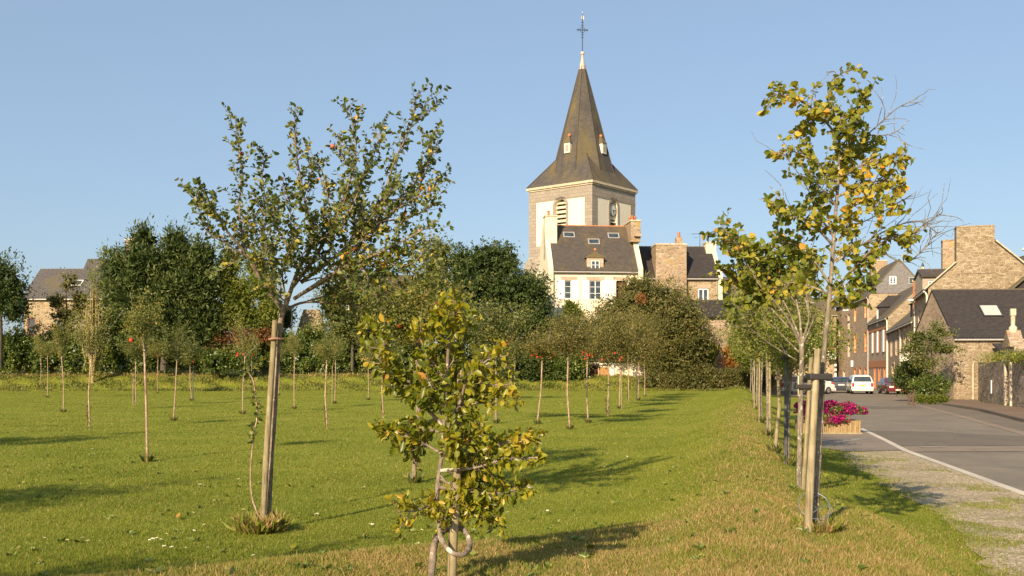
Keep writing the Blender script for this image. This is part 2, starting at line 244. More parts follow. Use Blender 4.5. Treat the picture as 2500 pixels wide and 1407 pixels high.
M['asphalt_lot'] = M_asphalt('parking_asphalt', (0.19, 0.152, 0.112)); M['sandy'] = M_asphalt('sandy_strip', (0.27, 0.205, 0.15), 0.3)
M['pavement'] = M_asphalt('brown_pavement', (0.21, 0.145, 0.10), 0.3); M['kerb'] = M_asphalt('kerb_concrete', (0.58, 0.51, 0.42), 0.3); M['kerb_dk'] = M_asphalt('kerb_stone', (0.16, 0.13, 0.10), 0.3)
M['paint_w'] = M_asphalt('road_paint', (0.50, 0.46, 0.40), 0.4); M['apron'] = M_asphalt('worn_tarmac', (0.25, 0.20, 0.155), 0.3)

# ---------------------------------------------------------------- mesh helpers
class MB:
    def __init__(s): s.v = []; s.f = []; s.mi = []; s.sm = []
    def add(s, vs, fs, mi=0, sm=False):
        o = len(s.v); s.v += [tuple(x) for x in vs]
        for f in fs: s.f.append([i + o for i in f]); s.mi.append(mi); s.sm.append(sm)
    def box(s, x0, x1, y0, y1, z0, z1, mi=0, m=None):
        vs = [(x, y, z) for z in (z0, z1) for y in (y0, y1) for x in (x0, x1)]
        if m is not None: vs = [m @ Vector(q) for q in vs]
        s.add(vs, [(0, 2, 3, 1), (4, 5, 7, 6), (0, 1, 5, 4), (2, 6, 7, 3), (0, 4, 6, 2), (1, 3, 7, 5)], mi)
    def prism(s, poly, a, b, axis=1, mi=0):
        # poly: (u,z) points, extruded along an axis: 1 -> u is x, extrude y; 0 -> u is y, extrude x
        n = len(poly)
        f = (lambda u, z, t: (u, t, z)) if axis == 1 else (lambda u, z, t: (t, u, z))
        vs = [f(u, z, a) for u, z in poly] + [f(u, z, b) for u, z in poly]
        s.add(vs, [list(range(n)), list(range(2 * n - 1, n - 1, -1))] + [(i, (i + 1) % n, n + (i + 1) % n, n + i) for i in range(n)], mi)
    def tube(s, pts, rad, n=7, mi=0, caps=True):
        pts = [Vector(p) for p in pts]
        if not hasattr(rad, '__len__'): rad = [rad] * len(pts)
        rings = []; up = Vector((0.13, 0.31, 0.94))
        t0 = (pts[1] - pts[0]).normalized(); a = t0.cross(up)
        if a.length < .05: a = t0.cross(Vector((1, 0, 0)))
        a.normalize()
        for i, p in enumerate(pts):
            t = (pts[min(i + 1, len(pts) - 1)] - pts[max(i - 1, 0)]).normalized()
            a = (a - t * a.dot(t)).normalized(); b = t.cross(a)
            rings.append([p + (a * math.cos(2 * math.pi * k / n) + b * math.sin(2 * math.pi * k / n)) * rad[i] for k in range(n)])
        vs = [q for r in rings for q in r]; fs = []
        for i in range(len(pts) - 1):
            for k in range(n): fs.append((i * n + k, i * n + (k + 1) % n, (i + 1) * n + (k + 1) % n, (i + 1) * n + k))
        s.add(vs, fs, mi, True)
        if caps:
            s.add(rings[0], [list(range(n))[::-1]], mi); s.add(rings[-1], [list(range(n))], mi)
    def ball(s, c, r, n=8, mi=0, sz=1.0):
        vs = []; fs = []; m = n // 2 + 1
        for i in range(m + 1):
            a = math.pi * i / m
            for k in range(n): b = 2 * math.pi * k / n; vs.append((c[0] + r * math.sin(a) * math.cos(b), c[1] + r * math.sin(a) * math.sin(b), c[2] + r * sz * math.cos(a)))
        for i in range(m):
            for k in range(n): fs.append((i * n + k, (i + 1) * n + k, (i + 1) * n + (k + 1) % n, i * n + (k + 1) % n))
        s.add(vs, fs, mi, True)
    def loft(s, secs, mi=0, sm=True):
        n = len(secs[0]); vs = [q for r in secs for q in r]; fs = []
        for i in range(len(secs) - 1):
            for k in range(n): fs.append((i * n + k, i * n + (k + 1) % n, (i + 1) * n + (k + 1) % n, (i + 1) * n + k))
        s.add(vs, fs, mi, sm); s.add(secs[0], [list(range(n))[::-1]], mi); s.add(secs[-1], [list(range(n))], mi)
    def build(s, name, mats, parent=None, bevel=0):
        me = bpy.data.meshes.new(name); me.from_pydata(s.v, [], s.f)
        if not isinstance(mats, (list, tuple)): mats = [mats]
        for m in mats: me.materials.append(M[m])
        me.polygons.foreach_set('material_index', s.mi); me.polygons.foreach_set('use_smooth', s.sm)
        uv = me.uv_layers.new(name='UVMap'); dat = np.zeros(len(me.loops) * 2)
        for p in me.polygons:
            nn = p.normal
            if abs(nn.z) > 0.98: t = Vector((1, 0, 0)); b = Vector((0, 1, 0))
            else: t = Vector((-nn.y, nn.x, 0)).normalized(); b = nn.cross(t)
            for li in p.loop_indices:
                co = me.vertices[me.loops[li].vertex_index].co; dat[2 * li] = co.dot(t) + 37; dat[2 * li + 1] = co.dot(b) + 53
        uv.data.foreach_set('uv', dat); me.update()
        o = bpy.data.objects.new(name, me); COL.objects.link(o); o.parent = parent
        if bevel:
            b = o.modifiers.new('bevel', 'BEVEL'); b.width = bevel; b.segments = 2; b.limit_method = 'ANGLE'; b.angle_limit = R(40)
        return o
def tag(o, label=None, cat=None, group=None, kind=None):
    for k, v in (('label', label), ('category', cat), ('group', group), ('kind', kind)):
        if v: o[k] = v
    return o
def thing(name, label, cat, loc=(0, 0, 0), rz=0, group=None):
    o = bpy.data.objects.new(name, None); COL.objects.link(o); o.location = loc; o.rotation_euler = (0, 0, rz)
    o.empty_display_size = 0.2
    return tag(o, label, cat, group)
def smooth(x, a, b):
    t = np.clip((np.asarray(x, float) - a) / (b - a), 0, 1); return t * t * (3 - 2 * t)

# ---------------------------------------------------------------- terrain
RU = (0.2164, 0.9763); R0 = (2.95, 9.6)
def roadz(x, y): return -0.05 - 0.0034 * np.clip(y, 0, 120)
def pperp(x, y): return (x - R0[0]) * RU[1] - (y - R0[1]) * RU[0]
def gz(x, y):
    x = np.asarray(x, float); y = np.asarray(y, float); p = pperp(x, y)
    und = 0.035 * np.sin(x * .31 + y * .17) * np.sin(y * .23 - x * .11 + 1) + 0.012 * np.sin(x * 1.7 + .4) * np.sin(y * 1.3)
    m1 = 0.46 * np.exp(-((p + 0.8) / 0.95) ** 2) * (1 - .5 * smooth(y, 40, 70))
    edge = 10.4 + 0.55 * x + np.where(x > 0, 0.15 * x * x, 0.0) * (x < 3) 
    m2 = 0.32 * smooth(edge - y, 0.0, 2.4) * (p < 3)
    lawn = und + np.maximum(m1, m2)
    hb = smooth(x, 9, 16)
    bank = (1.25 * (1 - hb) + 0.22 * hb) * smooth(y, 80.5, 86.5) + (1 - hb) * 1.6 * smooth(y, 88, 100)
    bank = bank * (1 - smooth(x, 18, 21.5))
    lawn = lawn + bank
    wgt = smooth(p, 0.2, 1.25)
    return lawn * (1 - wgt) + (roadz(x, y) - 0.06 * smooth(p, 1.9, 2.3)) * wgt
def dryf(x, y):
    p = pperp(x, y); edge = 10.4 + 0.55 * x + np.where(x > 0, 0.15 * x * x, 0.0) * (x < 3)
    a = np.exp(-((p + .55) / 0.85) ** 2) * 0.42 * (1 - smooth(y, 30, 50)); b = smooth(edge - y, 0.5, 2.6) * 0.58 * (1 - smooth(p, .5, 2.0))
    c = smooth(y, 84.5, 86.5) * 0.55 * (1 - smooth(x, 19, 21))
    mt = .5 + .5 * np.sin(x * 2.3 + 2.1 * np.sin(y * 1.6 + x * .7)) * np.sin(y * 2.7 + 1.9 * np.sin(x * 1.9 + 2)); mt2 = .5 + .5 * np.sin(x * 6.1 + 2 * np.sin(y * 4.3)) * np.sin(y * 5.3 + 1.5 * np.sin(x * 4.7))
    return np.clip(np.maximum(np.maximum(a, b) * (.35 + .75 * mt + .35 * mt2), c), 0, 1)
def P(px, py, d): return Vector(((px - CX) / F * d, d, CH + (HY - py) / F * d))
def G(px, py, off=0.0):
    d = 20.0
    for _ in range(40):
        x = (px - CX) / F * d; z = float(gz(x, d)) + off; d = 0.5 * d + 0.5 * (CH - z) * F / (py - HY)
    x = (px - CX) / F * d; return Vector((x, d, float(gz(x, d))))
def gx(x, y): return Vector((x, y, float(gz(x, y))))
def rz_(x, y): return float(roadz(x, y))

def grid_mesh(name, xs, ys, mat):
    X, Y = np.meshgrid(xs, ys); Z = gz(X, Y); nx, ny = len(xs), len(ys)
    co = np.stack([X, Y, Z], -1).reshape(-1, 3).astype(np.float32)
    i = (np.arange(ny - 1)[:, None] * nx + np.arange(nx - 1)[None]).ravel()
    q = np.stack([i, i + 1, i + nx + 1, i + nx], 1).astype(np.int32)
    me = raw_mesh(name, co, q); at = me.attributes.new('dry', 'FLOAT', 'POINT'); at.data.foreach_set('value', dryf(X, Y).ravel().astype(np.float32))
    me.materials.append(M[mat]); me.polygons.foreach_set('use_smooth', np.ones(len(q), bool)); o = bpy.data.objects.new(name, me); COL.objects.link(o); return o
def raw_mesh(name, co, faces):
    me = bpy.data.meshes.new(name); k = faces.shape[1]; nf = len(faces)
    me.vertices.add(len(co)); me.vertices.foreach_set('co', co.ravel().astype(np.float32))
    me.loops.add(nf * k); me.loops.foreach_set('vertex_index', faces.ravel().astype(np.int32))
    me.polygons.add(nf); me.polygons.foreach_set('loop_start', (np.arange(nf) * k).astype(np.int32))
    me.update(calc_edges=True); return me
xs = np.concatenate([-np.geomspace(2500, 45, 16), np.linspace(-44, -12, 40), np.linspace(-11.6, 12, 130), np.linspace(12.5, 48, 60), np.geomspace(49, 2500, 16)])
ys = np.concatenate([-np.geomspace(1500, 8, 10), np.linspace(-6, 4, 12), np.linspace(4.4, 26, 130), np.linspace(26.5, 100, 130), np.geomspace(101, 4000, 22)])
tag(grid_mesh('ground', xs, ys, 'ground'), kind='structure')

def sheet(name, poly, mat, dz, kind='structure'):
    mb = MB(); n = len(poly); mb.add([(x, y, rz_(x, y) + dz) for x, y in poly], [list(range(n))]); o = mb.build(name, mat); tag(o, kind=kind); return o
Ledge = [(5.3, 3), (7.4, 14.8), (8.87, 23.1), (9.7, 26.6), (11.0, 32.3), (16.2, 52), (21.2, 74), (21.8, 84)]
Redge = [(8.6, 3), (18.4, 36.9), (25.3, 59.8), (28.5, 70)]
# the road runs to y=150 between its left edge and the facades; one strip sheet, cut at stations so it stays simple
sheet('road', Ledge + [(18.5, 86), (18.5, 93), (30, 118), (44.0, 160), (52, 160), (46, 120), (40, 100), (33, 80), (28.5, 70), (25.3, 59.8), (18.4, 36.9), (8.6, 3)], 'asphalt', 0.0)
sheet('parking_strip', [(6.0 + 1.1, 3), (15.25, 30.6), (23.4, 59.8), (25.2, 59.6), (18.3, 36.8), (8.5, 3)], 'asphalt_lot', 0.004)
sheet('road_seam_strip', [(5.95 + .75, 3), (14.9, 30.6), (23.1, 59.8), (26.9, 73.5), (27.2, 73.5), (23.45, 59.8), (15.3, 30.6), (7.15, 3)], 'sandy', 0.008)
sheet('crossing_strip', [(8.75, 22.7), (13.2, 22.9), (13.6, 24.4), (9.1, 24.3)], 'sandy', 0.009)
sheet('road_patch', [(9.25, 24.6), (13.6, 24.7), (14.4, 27.8), (12.6, 30.6), (10.7, 31.0)], 'asphalt_dk', 0.005)
sheet('road_patch', [(17.6, 50.5), (20.6, 51), (20.9, 53.5), (18.3, 55)], 'asphalt_dk', 0.006)
gl = [(3.35, 6.5), (3.6, 7.6), (4.05, 8.6), (4.35, 9.6), (4.75, 10.7), (5.0, 11.9), (5.35, 12.8), (5.45, 14.2), (5.75, 15.6), (6.1, 17.2), (6.25, 18.8), (6.7, 20.3), (7.0, 21.8), (7.5, 22.6)]
def wig(pts, k, amp, seed):
    r = random.Random(seed); out = []
    for a, b in zip(pts, pts[1:]):
        for j in range(k): t = j / k; out.append((a[0] * (1 - t) + b[0] * t + r.uniform(-amp, amp), a[1] * (1 - t) + b[1] * t + r.uniform(-amp, amp)))
    return out + [pts[-1]]
sheet('gravel_path', wig([(3.2, 2)] + gl, 5, 0.10, 3) + [(8.70, 23.0), (7.33, 14.8), (5.2, 3), (5.1, 2)], 'gravel', 0.014)
sheet('tarmac_apron', wig([(7.4, 22.7), (7.2, 24.5), (7.9, 26.4), (8.6, 29.5)], 3, 0.06, 4) + [(10.8, 31.8), (9.62, 26.6), (8.78, 23.1)], 'apron', 0.018)
def strip(name, pts, w_, mat, dz, h=0.0, kind='structure', side=0):
    mb = MB(); a = []; b = []
    for i, (x, y) in enumerate(pts):
        q0 = pts[max(0, i - 1)]; q1 = pts[min(len(pts) - 1, i + 1)]; t = Vector((q1[0] - q0[0], q1[1] - q0[1])).normalized(); nrm = Vector((t.y, -t.x))
        a.append((x + nrm.x * w_ * (side - 1) / 2, y + nrm.y * w_ * (side - 1) / 2)); b.append((x + nrm.x * w_ * (side + 1) / 2, y + nrm.y * w_ * (side + 1) / 2))
    for i in range(len(pts) - 1):
        z = [rz_(*q) + dz for q in (a[i], b[i], b[i + 1], a[i + 1])]
        c = [a[i], b[i], b[i + 1], a[i + 1]]
        vs = [(c[k][0], c[k][1], z[k]) for k in range(4)] + [(c[k][0], c[k][1], z[k] + h) for k in range(4)]
        if h: mb.add(vs, [(4, 5, 6, 7), (0, 1, 5, 4), (1, 2, 6, 5), (2, 3, 7, 6), (3, 0, 4, 7)])
        else: mb.add(vs[:4], [(0, 1, 2, 3)])
    return tag(mb.build(name, mat), kind=kind)
strip('kerb', Ledge[:5], 0.15, 'kerb', -0.03, 0.045)
strip('kerb', Ledge[4:], 0.12, 'kerb_dk', -0.03, 0.04)
for q in ([(7.2, 25.2), (8.2, 26.5), (9.35, 27.1)], [(7.25, 26.6), (8.1, 25.6), (9.4, 27.2)], [(9.55, 24.0), (10.3, 24.2)]):
    strip('road_marking', q, 0.09, 'paint_w', 0.024)
strip('road_marking', [(23.2, 53.0), (24.2, 54.6)], 0.10, 'paint_w', 0.014)
RK = [(8.6, 3), (18.4, 36.9), (21.6, 47), (23.6, 56.0), (25.3, 59.8)]
# pavement: a raised slab with a kerb
mb = MB(); left = RK + [(25.9, 63.9)]; right = [(14.2, 3), (21.2, 38.6), (24.3, 49), (26.2, 57), (28.6, 63.0), (28.9, 63.9)]
for i in range(len(left) - 1):
    a, b, c, d = left[i], right[i], right[i + 1], left[i + 1]
    mb.add([(q[0], q[1], rz_(*q) + 0.12) for q in (a, b, c, d)], [(0, 1, 2, 3)])
tag(mb.build('pavement', 'pavement'), kind='structure')
strip('kerb', left, 0.16, 'kerb_dk', -0.02, 0.137)

# ---------------------------------------------------------------- buildings
def facade(mb, o, t, w_, z0, z1, holes, dep, mi=0, rmi=1, nin=None):
    """wall plane from o along unit t, from z0 to z1, with openings (u0,u1,v0,v1,arch); nin: inward normal; reveals dep deep"""
    o = Vector(o); t = Vector(t); nin = Vector(nin)
    us = sorted({0, w_} | {h[0] for h in holes} | {h[1] for h in holes}); vs = sorted({z0, z1} | {h[2] for h in holes} | {h[3] for h in holes})
    pt = lambda u, v, d=0: o + t * u + Vector((0, 0, v)) + nin * d
    for i in range(len(us) - 1):
        for j in range(len(vs) - 1):
            uc = (us[i] + us[i + 1]) / 2; vc = (vs[j] + vs[j + 1]) / 2
            if any(h[0] < uc < h[1] and h[2] < vc < h[3] for h in holes): continue
            mb.add([pt(us[i], vs[j]), pt(us[i + 1], vs[j]), pt(us[i + 1], vs[j + 1]), pt(us[i], vs[j + 1])], [(0, 1, 2, 3)], mi)
    for h in holes:
        u0, u1, v0, v1 = h[:4]; arch = len(h) > 4 and h[4]; r = (u1 - u0) / 2; vt = v1 - r if arch else v1; uc = (u0 + u1) / 2
        loop = [(u0, v0), (u0, vt)]
        if arch:
            K = 12; arc = [(uc - r * math.cos(math.pi * k / K), vt + r * math.sin(math.pi * k / K)) for k in range(K + 1)]
            for k in range(K): mb.add([pt(*arc[k]), pt(*arc[k + 1]), pt(arc[k + 1][0], v1), pt(arc[k][0], v1)], [(0, 1, 2, 3)], mi)
            loop += arc[1:-1]
        loop += [(u1, vt), (u1, v0)]
        for k in range(len(loop)):
            a = loop[k]; b = loop[(k + 1) % len(loop)]
            mb.add([pt(*a), pt(*b), pt(*b, dep), pt(*a, dep)], [(0, 1, 2, 3)], rmi)
def frameXf(o, t, nin):
    o = Vector(o); t = Vector(t); nin = Vector(nin); z = Vector((0, 0, 1))
    return Matrix(((t.x, nin.x, z.x, o.x), (t.y, nin.y, z.y, o.y), (t.z, nin.z, z.z, o.z), (0, 0, 0, 1)))
def window(parent, X, u0, u1, v0, v1, d, mat='white', fw=0.07, cols=2, rows=3, glass='glass', name='window', pane=True, sill=None):
    mb = MB(); bx = lambda a, b, c, e, y0, y1: mb.box(a, b, y0, y1, c, e, 0, X)
    bx(u0, u0 + fw, v0, v1, d - .05, d + .02); bx(u1 - fw, u1, v0, v1, d - .05, d + .02)
    bx(u0 + fw, u1 - fw, v0, v0 + fw, d - .048, d + .02); bx(u0 + fw, u1 - fw, v1 - fw, v1, d - .048, d + .02)
    for i in range(1, cols): c = u0 + (u1 - u0) * i / cols; k = fw * .55; bx(c - k, c + k, v0 + fw, v1 - fw, d - .044, d + .018)
    for j in range(1, rows):
        c = v0 + (v1 - v0) * j / rows
        for i in range(cols):
            a = u0 + (u1 - u0) * i / cols + fw * .56; b = u0 + (u1 - u0) * (i + 1) / cols - fw * .56; bx(a, b, c - .018, c + .018, d - .03, d + .016)
    wo_ = mb.build(name, mat, parent)
    if pane:
        g = MB(); g.box(u0 + .02, u1 - .02, d, d + .014, v0 + .02, v1 - .02, 0, X); g.build('pane', glass, wo_)
    if sill:
        g = MB(); g.box(u0 - .1, u1 + .1, -.08, d - .052, v0 - .12, v0 - .003, 0, X); g.build('sill', sill, wo_)
    return wo_
def panel(parent, name, X, u0, u1, v0, v1, y0, y1, mat, bevel=0):
    mb = MB(); mb.box(u0, u1, y0, y1, v0, v1, 0, X); return mb.build(name, mat, parent, bevel)
IDX = Matrix.Identity(4)
def roof_slab(w0, w1, y0, z0, y1, z1, th=.14):
    n = Vector((0, -(z1 - z0), (y1 - y0))).normalized() * th
    if n.z < 0: n = -n
    mb = MB(); a = [(w0, y0, z0), (w1, y0, z0), (w1, y1, z1), (w0, y1, z1)]; b = [(x, y + n.y, z + n.z) for x, y, z in a]
    mb.add(a + b, [(0, 3, 2, 1), (4, 5, 6, 7), (0, 1, 5, 4), (1, 2, 6, 5), (2, 3, 7, 6), (3, 0, 4, 7)]); return mb
def house(name, label, loc, rz, w_, dep, z0, ze, zr, wall='rubble', roof='slate_dk', holes=(), gable=('rubble', 'rubble'), reveal='granite_pk', rdep=.28, ov=.22, group=None, cat='house', gutter='zinc', side=.1, ridge='slate_mo', gholes=((), ())):
    t = thing(name, label, cat, loc, rz, group)
    mb = MB(); facade(mb, (0, 0, 0), (1, 0, 0), w_, z0, ze, list(holes), rdep, 0, 1, (0, 1, 0))
    mb.add([(0, dep, z0), (w_, dep, z0), (w_, dep, ze), (0, dep, ze)], [(3, 2, 1, 0)])
    for k, x in enumerate((0, w_)):
        gh = gholes[k]
        if gh:
            facade(mb, (x, 0, 0), (0, 1, 0), dep, z0, ze, list(gh), rdep, 2 + k, 1, (1 if k == 0 else -1, 0, 0)); mb.add([(x, 0, ze), (x, dep, ze), (x, dep / 2, zr)], [(0, 1, 2)], 2 + k)
        else: mb.add([(x, 0, z0), (x, dep, z0), (x, dep, ze), (x, dep / 2, zr), (x, 0, ze)], [(0, 1, 2, 3, 4)], 2 + k)
    mb.build('wall', [wall, reveal, gable[0], gable[1]], t)
    s = (zr - ze) / (dep / 2)
    rf = roof_slab(-side, w_ + side, -ov, ze - ov * s + .02, dep / 2, zr + .02).build('roof', roof, t)
    roof_slab(-side, w_ + side, dep + ov, ze - ov * s + .02, dep / 2, zr + .02).build('roof', roof, t)
    mb = MB(); nseg = max(2, int(w_ / .4))
    for k in range(nseg):
        a = -side + (w_ + 2 * side) * k / nseg; b = a + (w_ + 2 * side) / nseg; mb.tube([(a, dep / 2, zr + .13), (b - .02, dep / 2, zr + .15)], .075, 6)
    mb.build('ridge_tiles', ridge, t)
    if gutter:
        mb = MB(); zz = ze - ov * s + .0; mb.tube([(-side, -ov - .05, zz), (w_ + side, -ov - .05, zz)], .065, 7); mb.build('gutter', gutter, t)
    return t
def downpipe(parent, x, y, z0, z1, mat='zinc', r=.05):
    mb = MB(); mb.tube([(x, y - .22, z1), (x, y - .07, z1 - .3), (x, y - .07, z0)], r, 7); mb.build('downpipe', mat, parent)
def chimney(parent, x0, x1, y0, y1, z0, z1, mat, pots=((.5, .5),), cap='coping', potmat='terra', ph=.45):
    mb = MB(); mb.box(x0, x1, y0, y1, z0, z1); c = mb.build('chimney', mat, parent)
    mb = MB(); mb.box(x0 - .06, x1 + .06, y0 - .06, y1 + .06, z1 + .001, z1 + .13); mb.build('cap', cap, c)
    for a, b in pots:
        x = x0 + (x1 - x0) * a; y = y0 + (y1 - y0) * b; mb = MB(); z = z1 + .13
        mb.tube([(x, y, z), (x, y, z + ph * .75), (x, y, z + ph * .8), (x, y, z + ph)], [.13, .10, .14, .13], 9); mb.build('chimney_pot', potmat, c)
    return c
def skylight(parent, xc, wd, s0, s1, y0, ze, slope_a, open_=False, frame='zinc', glass='glass'):
    """on the front slope: s0..s1 distance up the slope from the eave line (y0,ze)"""
    ca, sa = math.cos(slope_a), math.sin(slope_a)
    X = Matrix(((1, 0, 0, xc), (0, sa, ca, y0), (0, -ca, sa, ze), (0, 0, 0, 1)))   # local (u, inward, up-slope)
    X = X @ Matrix.Translation((0, -.17, 0))
    return window(parent, X, -wd / 2, wd / 2, s0, s1, 0, frame, .08, 1, 1, glass, 'skylight')

# --- church tower
C0 = Vector((7.64, 97.0, 0)); LD = Vector((-.776, .631, 0)); RD = Vector((.631, .776, 0))
ZB = 2.4
ch = thing('church_tower', 'square church tower with cream panels, granite corners and tall mossy slate spire', 'church tower', (C0.x, C0.y, 0), math.atan2(RD.y, RD.x))
# local frame: x along the right face, y along the left face (into the picture), corner of the eaves at the origin
S = 8.0; E = .22; WT = 19.35
mb = MB()
open_ = (1.0 + 2.02 - .0)
w0, w1 = E, S - E; W_ = w1 - w0
hw = .66
for (o, t, nin) in (((w0, w0, 0), (1, 0, 0), (0, 1, 0)), ((w0, w0, 0), (0, 1, 0), (1, 0, 0))):
    facade(mb, o, t, W_, 12.8, WT, [(W_ / 2 - hw - .08, W_ / 2 + hw - .08, 14.3, 18.3, True)], .45, 0, 2, nin)
mb.add([(w1, w0, 12.8), (w1, w1, 12.8), (w0, w1, 12.8), (w1, w0, WT), (w1, w1, WT), (w0, w1, WT)], [(0, 1, 4, 3), (1, 2, 5, 4)])
mb.add([(w0 - .3, w0 - .3, ZB), (w1 + .3, w0 - .3, ZB), (w1 + .3, w1 + .3, ZB), (w0 - .3, w1 + .3, ZB), (w0 - .3, w0 - .3, 12.2), (w1 + .3, w0 - .3, 12.2), (w1 + .3, w1 + .3, 12.2), (w0 - .3, w1 + .3, 12.2)], [(0, 1, 5, 4), (1, 2, 6, 5), (2, 3, 7, 6), (3, 0, 4, 7)], 0)
mb.build('wall', ['cream', 'granite', 'cream2'], ch)
mb = MB(); q = .035
for ux, uy in ((0, 0), (1, 0), (0, 1), (1, 1)):     # corner pilasters
    x0 = w0 - q if ux == 0 else w1 - .85; x1 = w0 + .85 if ux == 0 else w1 + q; y0 = w0 - q if uy == 0 else w1 - .85; y1 = w0 + .85 if uy == 0 else w1 + q
    mb = MB(); mb.box(x0, x1, y0, y1, 13.2, 18.25); mb.build('quoin', 'granite', ch)
mb = MB()
mb.box(w0 - .05, w1 + .05, w0 - .05, w1 + .05, 18.251, 18.55); mb.box(w0 - .035, w1 + .035, w0 - .035, w1 + .035, 18.551, WT)
mb.build('frieze', 'granite', ch)
mb = MB(); mb.box(w0 - .03, w1 + .03, w0 - .03, w1 + .03, 12.9, 13.9)
b0 = (w0 - .03, w1 + .03); b1 = (w0 - .38, w1 + .38)
mb.loft([[(b1[0], b1[0], 12.1), (b1[1], b1[0], 12.1), (b1[1], b1[1], 12.1), (b1[0], b1[1], 12.1)], [(b0[0], b0[0], 12.9), (b0[1], b0[0], 12.9), (b0[1], b0[1], 12.9), (b0[0], b0[1], 12.9)]], 0, False)
mb.box(b1[0] + .01, b1[1] - .01, b1[0] + .01, b1[1] - .01, 11.4, 12.099)
for ux in (0, 1):
    for uy in (0, 1):
        x0, x1 = ((b1[0] + .005, b1[0] + 1.2), (b1[1] - 1.2, b1[1] - .005))[ux]; y0, y1 = ((b1[0] + .005, b1[0] + 1.2), (b1[1] - 1.2, b1[1] - .005))[uy]; qb = MB(); qb.box(x0, x1, y0, y1, ZB, 11.399); qb.build('quoin', 'granite', ch)
mb.build('plinth', 'granite', ch)
mb = MB(); mb.box(-.02, S + .02, -.02, S + .02, 19.50, 19.72); mb.box(.1, S - .1, .1, S - .1, 19.351, 19.499); mb.build('cornice', 'coping', ch)
# arch surrounds
for side_ in (0, 1):
    X = frameXf((w0, w0, 0), (1, 0, 0), (0, 1, 0)) if side_ == 0 else frameXf((w0, w0, 0), (0, 1, 0), (1, 0, 0))
    uc = W_ / 2 - .08; mb = MB(); K = 14; vt = 18.3 - hw
    inner = [(uc - hw, 13.95)] + [(uc - hw * math.cos(math.pi * k / K), vt + hw * math.sin(math.pi * k / K)) for k in range(K + 1)] + [(uc + hw, 13.95)]
    ro = hw + .27; outer = [(uc - ro, 13.95)] + [(uc - ro * math.cos(math.pi * k / K), vt + ro * math.sin(math.pi * k / K)) for k in range(K + 1)] + [(uc + ro, 13.95)]
    for k in range(len(inner) - 1):
        p4 = [inner[k], inner[k + 1], outer[k + 1], outer[k]]; vs = [X @ Vector((u, y, v)) for y in (-.05, .02) for u, v in p4]
        mb.add(vs, [(0, 1, 2, 3), (0, 4, 5, 1), (2, 6, 7, 3)], 0)
    win = mb.build('belfry_window' if side_ == 1 else 'clock_window', 'granite', ch)
    mb = MB(); mb.add([X @ Vector((uc - hw, .46, 14.2)), X @ Vector((uc + hw, .46, 14.2)), X @ Vector((uc + hw, .46, 18.4)), X @ Vector((uc - hw, .46, 18.4))], [(0, 1, 2, 3)]); mb.build('backing', 'black', win)
    top = 18.15 if side_ == 1 else 16.35
    mb = MB(); z = 14.35; st = .44
    while z < top:
        half = hw if z < vt else math.sqrt(max(.01, hw * hw - (z - vt) ** 2)) - .02
        vs = [X @ Vector((u, y, v)) for u in (uc - half, uc + half) for y, v in ((.10, z), (.14, z - .06), (.44, z + .22), (.40, z + .27))]
        mb.add(vs, [(0, 1, 2, 3), (7, 6, 5, 4), (0, 4, 5, 1), (1, 5, 6, 2), (2, 6, 7, 3), (3, 7, 4, 0)]); z += st
    mb.build('louvre', 'louvre', win)
    if side_ == 0:
        mb = MB(); K = 12; vs = [X @ Vector((uc - hw + .01, .2, 16.4)), X @ Vector((uc + hw - .01, .2, 16.4))] + [X @ Vector((uc + (hw - .01) * math.cos(math.pi * k / K), .2, vt + (hw - .01) * math.sin(math.pi * k / K))) for k in range(K + 1)]
        mb.add(vs, [list(range(len(vs)))]); mb.build('clock_panel', 'cream2', win)
        cc = (uc, 17.35); r = .62; K = 28; ck = MB()
        ring = lambda rr, y: [X @ Vector((cc[0] + rr * math.cos(2 * math.pi * k / K), y, cc[1] + rr * math.sin(2 * math.pi * k / K))) for k in range(K)]
        ck.add(ring(r, .08) + ring(r, .19), [list(range(K))] + [(k, (k + 1) % K, K + (k + 1) % K, K + k) for k in range(K)]); co = ck.build('clock', 'offwhite', ch)
        mb = MB(); mb.add(ring(r * .93, .07) + ring(r * 1.06, .07) + ring(r * 1.06, .12), [(k, (k + 1) % K, K + (k + 1) % K, K + k) for k in range(K)] + [(K + k, K + (k + 1) % K, 2 * K + (k + 1) % K, 2 * K + k) for k in range(K)]); mb.build('rim', 'iron', co)
        for k in range(12):
            mb = MB(); a = 2 * math.pi * k / 12; mb.box(cc[0] + .47 * math.sin(a) - .03, cc[0] + .47 * math.sin(a) + .03, .06, .078, cc[1] + .47 * math.cos(a) - .05, cc[1] + .47 * math.cos(a) + .05, 0, X); mb.build('hour_mark', 'iron', co)
        mb = MB()   # hands: ten to... as read: one hand to the right, one down
        for a, ln, th in ((R(97), .46, .028), (R(183), .32, .04)):
            u = Vector((math.sin(a), 0, math.cos(a))); c2 = Vector((cc[0], .05, cc[1])); e = c2 + u * ln; mb.tube([X @ c2, X @ e], [th, th * .6], 5)
        mb.build('hand', 'iron', co)
